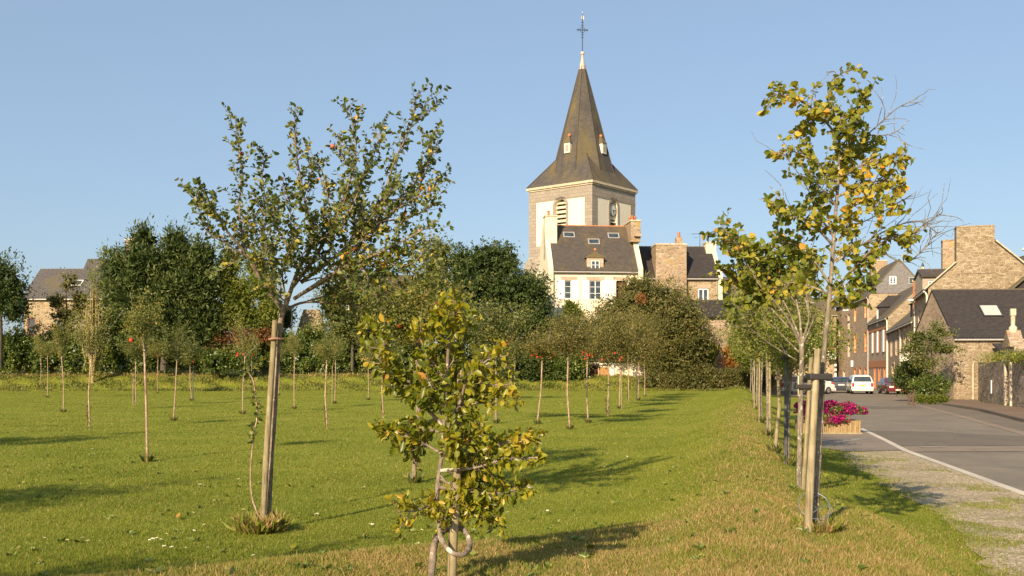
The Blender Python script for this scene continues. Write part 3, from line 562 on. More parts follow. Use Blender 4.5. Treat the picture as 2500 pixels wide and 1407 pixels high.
# spire
cx = S / 2; A = 2.95; zo = 21.2; zt = 32.1; at = .27
def octv(a, z): 
    k = a * math.tan(math.pi / 8); return [(cx + x, cx + y, z) for x, y in ((-k, -a), (k, -a), (a, -k), (a, k), (k, a), (-k, a), (-a, k), (-a, -k))]
mb = MB(); ob = octv(A, zo); ot = octv(at, zt); om = octv(A - (A - at) * .09, zo + (zt - zo) * .09 + .0)
mb.add(ob + ot, [(k, (k + 1) % 8, 8 + (k + 1) % 8, 8 + k) for k in range(8)])
cor = [(0, 0, 19.721), (S, 0, 19.721), (S, S, 19.721), (0, S, 19.721)]
mid = [tuple(c[i] + (( cx - c[i]) * .38 if i < 2 else .68) for i in range(3)) for c in cor]
vs = ob + cor
F8 = [(8, 9, 1, 0), (9, 10, 3, 2), (10, 11, 5, 4), (11, 8, 7, 6)]
mb.add(vs, F8)
for c, (ia, ib) in zip(cor, ((7, 0), (1, 2), (3, 4), (5, 6))):
    a, b = Vector(ob[ia]), Vector(ob[ib]); m_ = (a + b) / 2; up = (zo + 1.55 - zo) / (zt - zo); ap = Vector((m_.x + (cx - m_.x) * up, m_.y + (cx - m_.y) * up, zo + 1.55)) - (Vector((cx, cx, 0)) - Vector((m_.x, m_.y, 0))).normalized() * .03
    mb.add([a, b, Vector(c), ap], [(0, 2, 3), (2, 1, 3)])
sp_ = mb.build('spire', 'slate_sp', ch)
mb = MB()
for k in range(8):
    a, b = Vector(ob[k]), Vector(ot[k]); mb.tube([a, b], [.05, .035], 5)
for c, (ia, ib) in zip(cor, ((7, 0), (1, 2), (3, 4), (5, 6))):
    m_ = (Vector(ob[ia]) + Vector(ob[ib])) / 2; up = 1.55 / (zt - zo); ap = Vector((m_.x + (cx - m_.x) * up, m_.y + (cx - m_.y) * up, zo + 1.6)); mb.tube([Vector(c) + Vector((0, 0, .04)), ap], .05, 5)
    mb.ball(ap, .11, 7)
mb.build('hip_tiles', 'slate_br', sp_)
mb = MB(); mb.tube([(cx, cx, zt - .35), (cx, cx, zt + .6), (cx, cx, zt + 1.15)], [.40, .17, .10], 10); mb.build('spire_cap', 'lead', ch)
mb = MB(); mb.ball((cx, cx, zt + 1.3), .20, 12); mb.build('ball', 'coping', ch)
crs = MB(); z0 = zt + 1.4
crs.tube([(cx, cx, z0), (cx, cx, z0 + 3.9)], .045, 6)
zc = z0 + 2.25; d2 = Vector((1, -1, 0)).normalized()
crs.tube([Vector((cx, cx, zc)) - d2 * .52, Vector((cx, cx, zc)) + d2 * .52], .045, 6)
for s in (-1, 1):
    for e in (d2 * s, Vector((0, 0, s))):
        c = Vector((cx, cx, zc)) + e * .45; o2 = Vector((0, 0, 1)) if abs(e.z) < .5 else d2
        crs.tube([c - o2 * .13, c + o2 * .13], .03, 5); crs.ball(c + e * .09, .05, 6)
K = 14; crs.tube([Vector((cx, cx, zc)) + d2 * .26 * math.cos(2 * math.pi * k / K) + Vector((0, 0, .26 * math.sin(2 * math.pi * k / K))) for k in range(K + 1)], .025, 5)
for z in (zc - .75, zc + .75): crs.tube([Vector((cx, cx, z)) - d2 * .13, Vector((cx, cx, z)) + d2 * .13], .03, 5)
cr = crs.build('cross', 'iron', ch)
wv = MB(); zz = z0 + 3.35; c = Vector((cx, cx, zz)); wv.add([c + d2 * .05 + Vector((0, 0, -.1)), c + d2 * .17 + Vector((0, 0, .05)), c + d2 * .12 + Vector((0, 0, .28)), c - d2 * .04 + Vector((0, 0, .35)), c - d2 * .12 + Vector((0, 0, .1))], [(0, 1, 2, 3, 4)])
wv.tube([c + Vector((0, 0, .3)), c + Vector((0, 0, .75))], [.05, .02], 5); wv.build('weathervane', 'offwhite', cr)
# dormers on the cardinal faces
for side_ in (0, 1):
    X = frameXf((0, 0, 0), (1, 0, 0), (0, 1, 0)) if side_ == 0 else frameXf((0, 0, 0), (0, 1, 0), (1, 0, 0))
    zd = 23.0; yf = cx - (A - (A - at) * (zd - zo) / (zt - zo)) - .14; uc = cx
    mb = MB(); mb.box(uc - .34, uc + .34, yf, yf + .9, zd, zd + 1.0, 0, X)
    dm = mb.build('dormer', 'offwhite', ch)
    mb = MB(); mb.box(uc - .19, uc + .19, yf - .02, yf - .004, zd + .16, zd + .78, 0, X); mb.build('louvre', 'grey_pl', dm)
    mb = MB(); mb.add([X @ Vector(v) for v in ((uc - .42, yf - .08, zd + 1.001), (uc + .42, yf - .08, zd + 1.001), (uc + .42, yf + .9, zd + 1.001), (uc - .42, yf + .9, zd + 1.001), (uc, yf + .42, zd + 1.85))], [(0, 1, 4), (1, 2, 4), (2, 3, 4), (3, 0, 4), (3, 2, 1, 0)]); mb.build('dormer_roof', 'slate_mo', dm)
    mb = MB(); mb.ball(X @ Vector((uc, yf + .42, zd + 1.8)), .17, 8); mb.build('finial', 'terra', dm)

# --- white house in front of the church
wh = Vector(((1350 - CX) / F * 88, 88, 0)); W = 7.4; RZ = R(5.5)
ZE = 10.35; D = 7.0; ZR = 14.45
def hz(y, d=88): return CH + (HY - y) / F * d
hol = [(.63 + .35, .63 + 1.05 - .12 + .1, 7.75, 9.45), (3.15, 4.25, 7.72, 9.42), (5.6, 6.5, 7.3, 9.35)]
hol = [(1.02, 1.62, 7.8, 9.4), (3.18, 4.22, 7.75, 9.4), (5.55, 6.5, 7.2, 9.4)]
h = house('white_house', 'pale rendered house with white shutters and two gable chimneys in front of the church tower', wh, RZ, W, D, 2.0, ZE, ZR, 'house_pl', 'slate_br', hol, ('house_pl', 'house_pl'), 'granite_pk', .22, side=-.02, ridge='terra')
X = IDX
window(h, X, 1.02, 1.62, 7.8, 9.4, .14, cols=1, rows=3); window(h, X, 3.18, 4.22, 7.75, 9.4, .14, cols=2, rows=3)
panel(h, 'door_leaf', X, 5.56, 6.49, 7.21, 9.39, .2, .26, 'wood_dk')
for a, b in ((.42, 1.0), (1.66, 2.26), (2.6, 3.15), (4.27, 5.3)): panel(h, 'shutter', X, a, b, 7.74, 9.42, -.05, -.006, 'white')
panel(h, 'shutter', X, 5.36, 5.44, 7.3, 9.42, -.30, -.006, 'offwhite')
for a, b in ((.72, 2.1), (2.9, 4.5), (5.25, 6.7)): panel(h, 'lintel', X, a, b, 9.44, 9.72, -.02, -.002, 'granite_pk')
sa = math.atan2(ZR - ZE, D / 2)
for xc, y_ in ((1.78, 576), (3.92, 594), (5.78, 577)):
    zc = CH + (HY - y_) / F * (88 + (9.5 if False else 2.4)); s = (zc - ZE) / math.sin(sa); skylight(h, xc, 1.02, s - .34, s + .34, 0, ZE + .02, sa, frame='zinc')
# raised gable copings
for x0 in (-.42, W + .0):
    mb = MB(); mb.prism([(-.28, 2.0), (D + .28, 2.0), (D + .28, ZE + .1), (D / 2, ZR + .5), (-.28, ZE + .1)], x0, x0 + .42, axis=0); mb.build('gable_wall', 'cream2', h)
chimney(h, -.42, .62, 1.9, 3.1, ZE + 1.0, 15.15, 'cream2', ((.35, .5),))
chimney(h, W - .32, W + .55, 1.3, 4.6, ZE + 2.6, 14.75, 'chim', ((.3, .2), (.3, .5), (.7, .35)))
mb = MB(); mb.prism([(1.0, 13.4), (1.31, 13.4), (3.0, 14.85), (2.6, 14.95)], W - .05, W + .60, axis=0); mb.build('chimney_slope', 'chim', h)
# stone dormer
dm = MB(); dm.box(2.95, 4.4, -.02, 1.6, ZE - .4, ZE + 1.0); dmo = dm.build('dormer', 'granite_pk', h)
mb = MB(); mb.prism([(2.8, ZE + 1.001), (4.55, ZE + 1.001), (4.4, ZE + 1.2), (3.95, ZE + 1.35), (3.67, ZE + 1.6), (3.39, ZE + 1.35), (2.95, ZE + 1.2)], -.1, 1.7, 1); mb.build('pediment', 'slate_mo', dmo)
mb = MB(); mb.ball((3.67, -.03, ZE + 1.7), .13, 8); mb.build('finial', 'terra', dmo)
mb = MB(); mb.box(3.28, 4.07, -.035, -.022, ZE - .42, ZE + .80); mb.build('painted_recess_shade', 'black', dmo)  # flat black sheet behind the dormer pane, shade painted instead of real depth
window(dmo, IDX, 3.3, 4.05, ZE - .4, ZE + .77, -.06, cols=2, rows=3, pane=True, name='dormer_window')
panel(dmo, 'balcony', IDX, 3.28, 4.07, -.30, -.26, ZE - .62, ZE - .36, 'white')

# --- stone house with the huge chimney breast
st = Vector(((1560 - CX) / F * 91, 91, 0)); SW = 7.05
sh = house('stone_house', 'low stone house with a massive rubble chimney breast, right of the white shuttered house', st, R(1.5), SW, 6.2, 1.5, 9.95, 12.85, 'rubble_far', 'slate_dk', [(5.25, 6.25, 7.75, 8.95)], ('rubble_far', 'cream2'), 'granite_pk', .2, side=0)
window(sh, IDX, 5.28, 6.22, 7.78, 8.92, .1, cols=2, rows=1, fw=.1); panel(sh, 'lintel', IDX, 5.1, 6.4, 8.97, 9.25, -.02, -.002, 'granite_pk')
mb = MB(); mb.box(1.42, 4.15, -.5, 2.4, 1.5, 12.75); cb = mb.build('chimney_breast', 'chim', sh)
mb = MB(); mb.box(1.38, 4.19, -.54, 2.44, 12.751, 12.87); mb.build('cap', 'coping', cb)
mb = MB(); mb.box(3.4, 3.95, .3, 1.0, 12.871, 13.5); mb.build('flue', 'chim', cb)
mb = MB(); mb.tube([(3.67, .65, 13.5), (3.67, .65, 13.9), (3.67, .65, 14.0)], [.16, .12, .14], 9); mb.build('chimney_pot', 'terra', cb)
mb = MB(); mb.prism([(-.3, 1.5), (6.4, 1.5), (6.4, 10.1), (3.1, 13.2), (-.3, 10.1)], SW, SW + .35, 0); mb.build('gable_wall', 'cream2', sh)
chimney(sh, SW - .55, SW + .35, 2.3, 3.7, 11.5, 13.25, 'cream2', ())
downpipe(sh, SW - .12, 0, 1.6, 9.9)
# TV aerial on its roof
ta = thing('tv_aerial', 'thin metal television aerial on a mast behind the stone house roof', 'aerial', st + Vector((6.0, 3.2, 12.9)))
mb = MB(); mb.tube([(0, 0, 0), (0, 0, 1.35)], .025, 5); mb.build('mast', 'metal_dk', ta)
mb = MB(); mb.tube([(-.75, 0, 1.28), (.95, .2, 1.34)], .02, 5)
for k in range(9): x = -.7 + k * .19; mb.tube([(x, -.25, 1.29 + k * .006), (x, .25, 1.29 + k * .006)], .012, 4)
mb.tube([(-.2, 0, 1.0), (-.55, 0, .95)], .015, 4); mb.build('antenna', 'metal_dk', ta)

# --- house further right behind (only a brown roof shows), low slate roof under the stone house
house('slate_roof_house', 'house with a dark brown roof right of the cream chimney, partly behind the roadside trees', (19.6, 97, 0), R(3), 9, 7, 1.5, 8.2, 10.6, 'rubble_far', 'slate_mo')
house('low_outbuilding', 'low outbuilding with a dark slate roof below the stone house window', (15.6, 87.3, 0), R(2), 7.5, 4.0, .8, 6.2, 7.6, 'rubble_dk', 'slate_dk', gutter=None)
# --- far left house
fl = Vector(((58 - CX) / F * 96, 96, 0))
f2 = house('farm_house', 'long stone farmhouse with grey slate roof and open skylight at the far left', fl, R(-1), 9.2, 7, 1.5, 8.45, 11.3, 'rubble_far', 'slate_f', [(3.0, 3.9, 5.2, 6.4), (-.0 + .35, 1.1, 4.9, 6.6)], ('rubble_far', 'rubble_far'), 'granite_pk', .2)
window(f2, IDX, 3.03, 3.87, 5.23, 6.37, .1, cols=2, rows=1, fw=.09); window(f2, IDX, .38, 1.07, 4.93, 6.57, .1, 'wood_red', cols=1, rows=2)
sa2 = math.atan2(11.3 - 8.45, 3.5); skylight(f2, 4.1, 1.5, 1.7, 2.6, 0, 8.47, sa2, frame='white')
mb = MB(); mb.prism([(3.1, 8.9), (9.6, 8.9), (9.6, 12.45), (4.6, 12.45)], 3.3, 9.2, 1); mb.build('upper_roof', 'slate_f', f2)
chimney(f2, 8.4, 9.7, 3.0, 4.0, 9, 14.2, 'chim', ((.5, .5),))
tag(mb and f2, None)
# --- stone gable behind the hedge and brown roofed house behind the apple tree
g0 = P(720, 903, 90); gb = thing('stone_gable', 'tapering rubble gable wall standing above the laurel hedge, left of centre', 'wall', (g0.x, 90, 0))
mb = MB(); mb.prism([(-.3, 1.5), (3.3, 1.5), (2.4, 6.0), (2.1, 7.0), (.75, 7.0), (.5, 6.2), (-.05, 4.4)], 0, .6, 1); mb.build('masonry', 'rubble_far', gb)
gp = thing('pole', 'thin white pole standing left of the tapering rubble gable', 'pole', P(712, 903, 88.5) * 1)
gp.location.z = 1.3
mb = MB(); mb.tube([(0, 0, 0), (0, 0, 5.6)], [.07, .06], 7); mb.build('shaft', 'offwhite', gp)
mb = MB(); mb.ball((0, 0, 5.62), .08, 7); mb.build('cap', 'offwhite', gp)
b0_ = P(845, 903, 96); bh = house('brown_roofed_house', 'house with a brown slate roof seen through the branches of the big apple tree', (b0_.x, 96, 0), R(4), 6.2, 7, 1.5, 8.3, 10.75, 'cream2', 'slate_br', [(1.0, 2.0, 4.2, 5.6)], ('cream2', 'cream2'))
window(bh, IDX, 1.03, 1.97, 4.23, 5.57, .1)
# --- shed on the bank
s0_ = P(1430, 903, 86.0); shd = thing('garden_shed', 'small stone shed on the bank with slate roof, tan plank door and white post', 'shed', (s0_.x, 86.0, .55), R(1))
mb = MB(); facade(mb, (0, 0, 0), (1, 0, 0), 4.9, -.4, 1.75, [(.35, 1.05, -.4, 1.55), (1.08, 2.0, -.4, 1.35)], .25, 0, 0, (0, 1, 0)); mb.add([(0, 0, -.4), (0, 2.6, -.4), (0, 2.6, 2.4), (0, 0, 1.75), (4.9, 0, -.4), (4.9, 2.6, -.4), (4.9, 2.6, 2.4), (4.9, 0, 1.75)], [(0, 1, 2, 3), (4, 5, 6, 7), (1, 5, 6, 2)]); mb.build('wall', 'house_pl', shd)
panel(shd, 'door', IDX, .36, 1.04, -.35, 1.54, .12, .18, 'wood_dk'); panel(shd, 'door', IDX, 1.09, 1.99, -.35, 1.34, .05, .12, 'wood_tan'); panel(shd, 'post', IDX, 2.1, 2.38, -.4, 1.9, -.12, -.002, 'white')
roof_slab(-.15, 1.1, -.3, 1.45, 2.7, 2.9, .1).build('roof', 'slate_dk', shd); roof_slab(1.12, 5.0, -.12, 1.76, 2.7, 2.45, .1).build('roof', 'slate_dk', shd)
panel(shd, 'fascia', IDX, 1.15, 2.9, 1.55, 1.70, -.2, -.13, 'offwhite')
# --- rubble wall between the hedge and the roadside trees
r0_ = P(1728, 903, 92); rw = thing('rubble_wall', 'lichened rubble garden wall behind the low hedge, right of the big bush', 'wall', (r0_.x, 92, 0), R(2))
mb = MB(); mb.prism([(0, -.2), (9.5, -.2), (9.5, 3.4), (5.0, 3.6), (3.6, 4.3), (1.0, 4.5), (.3, 3.9), (0, 3.0)], 0, .5, 1); mb.build('masonry', 'chim', rw)
r1_ = P(1700, 903, 96); rw2 = thing('earth_wall', 'dark brown upper terrace wall above the rubble garden wall', 'wall', (r1_.x, 96, 0), R(2))
mb = MB(); mb.prism([(0, 0), (8, 0), (8, 6.2), (3, 6.9), (0, 6.6)], 0, .6, 1); mb.build('masonry', 'rubble_dk', rw2)

# --- street houses: facades along a polyline, seen almost end on
def node(n0, tn, px):
    l = math.sqrt(1 + tn * tn); dx, dy = tn / l, 1 / l; k = (px - CX) / F; t = (n0[0] - k * n0[1]) / (k * dy - dx); return (n0[0] + dx * t, n0[1] + dy * t), t
N0 = (28.45, 70.0); N1, w1_ = node(N0, .3057, 2234); N2, w2_ = node(N1, .282, 2168); N3, w3_ = node(N2, .2288, 2121); N4, w4_ = node(N3, .168, 2079); N5, w5_ = node(N4, .12, 2041)
def tpos(n0, tn, px): return node(n0, tn, px)[1]
def street(name, label, near, far, tn, wlen, dep, ze, zr, holespx, **kw):
    # local x from far (0) to near (wlen), y into the house
    rz = math.atan2(-1, -tn); holes = []
    for (px, hw_, v0, v1) in holespx: u = wlen - tpos(near, tn, px); holes.append((max(.15, u - hw_), min(wlen - .15, u + hw_), v0, v1))
    return house(name, label, (far[0], far[1], 0), rz, wlen, dep, -.6, ze, zr, holes=holes, **kw), holes
h1, ho = street('gable_house', 'tall stone gable house right of the road with two massive chimney stacks', N0, N1, .3057, w1_, 7.5, 7.25, 10.65,
    [(2243, .6, 4.1, 6.2), (2255, .6, 4.1, 6.2), (2243, .6, .7, 2.9), (2256, .5, -.3, 2.5)], wall='rubble_dk', roof='slate_dk', gable=('rubble', 'rubble'), reveal='granite_pk', side=.04)
for q in ho: window(h1, IDX, *q, .22, 'offwhite')
x0 = w1_; mb = MB(); mb.box(x0 - 1.1, x0 + .05, 1.78, 4.15, 8.2, 11.35); c = mb.build('chimney', 'rubble', h1)
mb = MB(); mb.box(x0 - 1.13, x0 + .08, 1.75, 4.18, 11.351, 11.43); mb.build('cap', 'chim', c)
mb = MB(); mb.box(-.05, 1.0, 1.9, 3.9, 8.2, 11.6); c = mb.build('chimney', 'chim', h1)
mb = MB(); mb.box(-.08, 1.03, 1.87, 3.93, 11.601, 11.69); mb.build('cap', 'chim', c)
mb = MB(); a = (10.65 - 7.25) / 3.75
for s in (0, 1):
    y0, y1 = (-.25, 1.75) if s == 0 else (7.75, 4.2); zz = lambda y: 7.25 + a * (y if y < 3.75 else 7.5 - y) + .17
    mb.tube([(x0 + .07, y0, zz(y0)), (x0 + .07, y1, zz(y1))], .06, 6)
mb.build('verge', 'coping', h1)
downpipe(h1, w1_ - .15, 0, -.2, 7.1, 'offwhite', .07); downpipe(h1, .4, 0, -.2, 7.1, 'offwhite', .06)
h2, ho = street('granite_trimmed_house', 'low stone street house with pinkish granite window surrounds and dark slate roof', N1, N2, .282, w2_, 7, 5.6, 8.6,
    [(2176.5, .6, 3.0, 5.1), (2188.5, .6, 3.0, 5.1), (2199, .6, 3.0, 5.1), (2209, .55, 3.0, 5.1), (2219, .5, 3.0, 5.1), (2228, .4, 3.0, 5.1), (2181, 1.3, -.4, 2.2), (2200, .6, .4, 2.2), (2216, .5, -.3, 2.2)], wall='rubble_dk', roof='slate_mo', reveal='granite_pk', group=None)
for q in ho: window(h2, IDX, *q, .24, 'offwhite')
for q in ho: mb = MB(); mb.box(q[0] - .2, q[0] - .002, -.05, .02, q[2], q[3]); mb.box(q[1] + .002, q[1] + .2, -.05, .02, q[2], q[3]); mb.box(q[0] - .2, q[1] + .2, -.055, .02, q[3] + .002, q[3] + .25); mb.build('surround', 'granite_pk', h2)
downpipe(h2, .3, 0, -.3, 5.4, 'offwhite', .07); downpipe(h2, w2_ * .55, 0, -.3, 5.4, 'offwhite', .06)
mb = MB(); mb.box(w2_ * .66, w2_ * .66 + 1.6, .5, 3, 5.5, 7.3); dmr = mb.build('dormer', 'slate_dk', h2)
mb = MB(); mb.prism([(.3, 7.31), (3.2, 7.31), (3.2, 8.2), (1.6, 8.0)], w2_ * .66 - .2, w2_ * .66 + 1.8, 0); mb.build('dormer_roof', 'slate_dk', dmr)
h3, ho = street('brick_trimmed_house', 'stone street house with white shutters, red brick bands and a slate roofed dormer', N2, N3, .2288, w3_, 7, 7.15, 10.6,
    [(2131.5, .55, 3.6, 5.9), (2143.5, .55, 3.6, 5.9), (2158, .55, 3.6, 5.9), (2136, .6, -.4, 1.9), (2147, .6, -.4, 1.9), (2160, .6, -.4, 2.3)], wall='rubble_dk', roof='slate_mo', reveal='brick', side=.05)
mb = MB(); mb.box(.2, w3_ - .2, -.06, -.004, 6.0, 6.4); mb.box(.2, w3_ - .2, -.06, -.004, 1.95, 2.7)
for q in ho: mb.box(q[0] - .35, q[0] - .002, -.05, .02, q[2], q[3]); mb.box(q[1] + .002, q[1] + .35, -.05, .02, q[2], q[3])
mb.build('brick_band', 'brick', h3)
for k, q in enumerate(ho):
    if k < 3: panel(h3, 'shutter', IDX, q[0] + .02, q[1] - .02, q[2], q[3], -.14, .03, 'white')
    else: panel(h3, 'door', IDX, q[0] + .02, q[1] - .02, q[2], q[3], .12, .2, 'door_red' if k == 4 else 'white')
downpipe(h3, w3_ - .25, 0, -.4, 7.0, 'offwhite', .08)
u = w3_ - tpos(N2, .2288, 2142.5); mb = MB(); mb.box(u - .8, u + .8, .05, 2.6, 6.4, 8.6); dmr = mb.build('dormer', 'slate_dk', h3)
mb = MB(); mb.add([(u - 1, -.15, 8.61), (u + 1, -.15, 8.61), (u + 1, 3.2, 8.61), (u - 1, 3.2, 8.61), (u, 1.1, 9.9), (u, 3.2, 9.9)], [(0, 1, 4), (1, 2, 5, 4), (3, 0, 4, 5), (2, 3, 5), (0, 3, 2, 1)]); mb.build('dormer_roof', 'slate_dk', dmr)
window(dmr, IDX, u - .45, u + .45, 6.5, 8.4, .0, 'white', .14)
h4, ho = street('tall_stone_house', 'tall three storey stone house with brick window edges and a grey slate hung gable', N3, N4, .168, w4_, 6.9, 10.5, 14.6,
    [(2113, .6, 8.0, 10.1), (2113, .6, 3.9, 6.2), (2113, .6, -.4, 1.8), (2087.5, .7, 7.9, 10.0), (2087.5, .7, 3.9, 6.2), (2087.5, .6, -.4, 1.8), (2100, .6, -.4, 1.9)], wall='rubble_dk', roof='slate_mo', gable=('rubble_dk', 'rubble_far'), reveal='quoin', rdep=.34, side=.12)
for q in ho: mb = MB(); mb.box(q[0] - .35, q[0] - .002, -.03, .02, q[2] - .1, q[3] + .2); mb.box(q[1] + .002, q[1] + .35, -.03, .02, q[2] - .1, q[3] + .2); mb.box(q[0], q[1], -.028, .02, q[3] + .003, q[3] + .2); mb.build('surround', 'brick', h4)
for q in ho: window(h4, IDX, *q, .3, 'offwhite')
mb = MB(); x0 = w4_ + .03; mb.prism([(-.05, 10.72), (6.95, 10.72), (3.45, 14.62)], x0, x0 + .05, 0); sg = mb.build('slate_hanging', 'slate_gr', h4)
X = frameXf((x0 + .055, 0, 0), (0, 1, 0), (-1, 0, 0)); window(h4, X, 2.3, 3.1, 11.8, 12.75, .0, 'white', .12, name='gable_window'); window(h4, X, 4.5, 5.2, 11.8, 12.6, .0, 'zinc', .07, 1, 1, name='gable_window')
downpipe(h4, w4_ - .12, 0, -.3, 10.3, 'zinc', .09); chimney(h4, .2, 1.6, 2.2, 4.2, 12, 15.7, 'chim', ((.6, .5),))
h5, ho = street('narrow_stone_house', 'narrow grey stone house at the bend of the street', N4, N5, .12, w5_, 7, 10.6, 13.2,
    [(2071.5, .6, 7.0, 9.1), (2071.5, .6, 3.4, 5.6), (2049, .6, 6.2, 7.4), (2060, .6, -.5, 1.6)], wall='rubble_dk', roof='slate_mo', gable=('rubble_dk', 'rubble_far'), reveal='granite_pk', side=.1)
for q in ho: window(h5, IDX, *q, .24, 'offwhite')
e0 = P(1960, 903, 141); e1 = P(2040, 903, 141)
h6 = house('cottage', 'beige stone cottage closing the end of the street, bearing a green sign', (e0.x, 141, 0), R(-3), e1.x - e0.x, 7, -1, 9.3, 11.6, 'rubble_far', 'slate_mo', [(3.35, 4.1, 4.7, 7.2)], ('rubble_far', 'rubble_far'), 'wood_red', .2, ridge='slate_mo')
window(h6, IDX, 3.38, 4.07, 4.75, 7.15, .1, 'wood_red'); panel(h6, 'window_box', IDX, 2.8, 4.2, 4.3, 4.68, -.2, -.005, 'brick')
# brick chimney and small parapet house left of the gable house
b = thing('brick_chimney_stack', 'small red brick chimney stack with a white-banded pot beside the gable house', 'chimney', (N1[0] + 1.0, N1[1] + 1.0, 5.6), R(-73))
mb = MB(); mb.box(-.6, .6, -.45, .45, 0, 3.1); mb.build('stack', 'brick', b); mb = MB(); mb.box(-.65, .65, -.5, .5, 3.101, 3.25); mb.build('cap', 'coping', b)
mb = MB(); mb.tube([(0, 0, 3.25), (0, 0, 3.7), (0, 0, 4.1), (0, 0, 4.25)], [.17, .12, .12, .17], 9); mb.build('chimney_pot', 'offwhite', b); mb = MB(); mb.tube([(0, 0, 4.25), (0, 0, 4.6)], [.14, .03], 8); mb.build('cowl', 'metal_dk', b)
pd = P(2252, 903, 77); h7 = house('parapet_dormer_house', 'small rendered attic with a flat brown roof between the brick chimney and the gable house', (pd.x, 77, 0), R(-12), 2.6, 3, 5, 8.7, 9.2, 'grey_pl', 'slate_br', [(.4, .9, 7.6, 8.4)], ('grey_pl', 'grey_pl'), gutter=None)
window(h7, IDX, .42, .88, 7.62, 8.38, .1)
# low house with skylight in front of the gable house
lo = Vector((27.6, 64.0, 0)); h8 = house('slate_roofed_annexe', 'low stone annexe with a broad dark slate roof and one skylight at the right', lo, R(-4), 16, 8, -.6, 3.68, 6.85, 'rubble', 'slate_dk', [(6.5, 7.5, .4, 1.9)], ('rubble_dk', 'rubble'), 'granite_pk', side=.02, ov=.15)
window(h8, IDX, 6.53, 7.47, .43, 1.87, .1)
sa = math.atan2(3.17, 4); skylight(h8, 3.02, 1.25, 2.05, 3.35, 0, 3.7, sa, frame='metal_dk', glass='glass_sky')
downpipe(h8, 1.15, 0, -.3, 2.2, 'coping', .07)
wr = thing('cross_wing', 'cross wing with a steep slate roof rising at the right edge behind the annexe', 'house', (32.6, 68.2, 0), R(-6))
mb = MB(); mb.box(0, 7.5, 0, 8, -.5, 6.4); mb.build('wall', 'rubble', wr)
for s in (0, 1):
    mb = MB(); xa, xb = (-.2, 3.75) if s == 0 else (7.7, 3.75); mb.prism([(xa, 6.3), (xb, 9.8), (xb, 9.95), (xa, 6.45)], -.3, 8.2, 1); mb.build('roof', 'slate_mo', wr)
mb = MB(); mb.prism([(0, 6.401), (7.5, 6.401), (3.75, 9.75)], 0, .3, 1); mb.build('gable', 'slate_dk', wr)
# garden wall with pedimented gateway, running towards the camera
gdir = Vector((-.292, -.956, 0)); gs = Vector((28.95, 63.6, 0)); gw = thing('garden_wall', 'tall dark rubble garden wall beside the pavement with a pedimented doorway', 'wall', gs, math.atan2(gdir.y, gdir.x))
GW = 30.0; mb = MB(); zb = -.35
door0, door1 = 10.4, 11.7
facade(mb, (0, 0, 0), (1, 0, 0), 9.4, zb, 2.15, [], .4, 0, 0, (0, 1, 0)); mb.add([(0, 0, 2.15), (9.4, 0, 2.15), (9.4, .5, 2.15), (0, .5, 2.15), (0, .5, zb), (9.4, .5, zb)], [(0, 1, 2, 3), (3, 2, 5, 4)])
facade(mb, (9.4, 0, 0), (1, 0, 0), 3.3, zb, 2.85, [(1.0, 2.3, zb, 2.15)], .5, 0, 0, (0, 1, 0)); mb.add([(9.4, 0, 2.85), (12.7, 0, 2.85), (12.7, .5, 2.85), (9.4, .5, 2.85), (9.4, .5, zb), (12.7, .5, zb)], [(0, 1, 2, 3)]); mb.add([(9.4, 0, 2.15), (9.4, .5, 2.15), (9.4, .5, 2.85), (9.4, 0, 2.85)], [(0, 1, 2, 3)])
facade(mb, (12.7, 0, 0), (1, 0, 0), GW - 12.7, zb, 2.45, [], .4, 0, 0, (0, 1, 0)); mb.add([(12.7, 0, 2.45), (GW, 0, 2.45), (GW, .5, 2.45), (12.7, .5, 2.45), (12.7, .5, zb), (GW, .5, zb), (GW, 0, zb)], [(0, 1, 2, 3), (3, 2, 5, 4), (1, 6, 5, 2)]); mb.add([(12.7, 0, 2.45), (12.7, .5, 2.45), (12.7, .5, 2.85), (12.7, 0, 2.85)], [(0, 1, 2, 3)])
mb.build('masonry', 'rubble_wall', gw)
panel(gw, 'door_frame', IDX, door0 - .35, door0 - .002, zb, 2.16, -.1, .1, 'coping'); panel(gw, 'door_frame', IDX, door1 + .002, door1 + .35, zb, 2.16, -.1, .1, 'coping'); panel(gw, 'lintel', IDX, door0 - .4, door1 + .4, 2.162, 2.45, -.14, .1, 'coping')
panel(gw, 'door', IDX, door0, door1, zb, 2.15, .28, .36, 'wood_dk')
mb = MB(); mb.prism([(door0 - .7, 2.86), (door1 + .7, 2.86), ((door0 + door1) / 2, 3.75)], -.12, .55, 1); pdm = mb.build('pediment', 'chim', gw)
mb = MB(); xc = (door0 + door1) / 2; mb.tube([(xc, .2, 3.6), (xc, .2, 3.9), (xc, .2, 4.0), (xc, .2, 4.1), (xc, .2, 4.55)], [.22, .2, .10, .11, .12], 8); mb.box(xc - .15, xc + .15, .07, .33, 4.5, 4.85); mb.build('finial', 'coping', pdm)
ln = thing('lean_to', 'small lean-to with a dark slate roof behind the start of the garden wall', 'shed', gs + Vector((.1, -3.3, 0)), R(-4))
mb = MB(); mb.box(.6, 3.2, .5, 3.0, -.3, 2.1); mb.build('wall', 'rubble_dk', ln)
roof_slab(.45, 3.4, .2, 2.0, 3.1, 3.25, .1).build('roof', 'slate_dk', ln)
plq = thing('meter_plate', 'narrow white plate fixed on the garden wall near its left end', 'plate', gs + gdir * 5.6 + Vector((-.956 * .03, .292 * .03, .35)), math.atan2(gdir.y, gdir.x))
mb = MB(); mb.box(-.14, .14, -.05, 0, 0, .75); mb.build('panel', 'white', plq, .01)

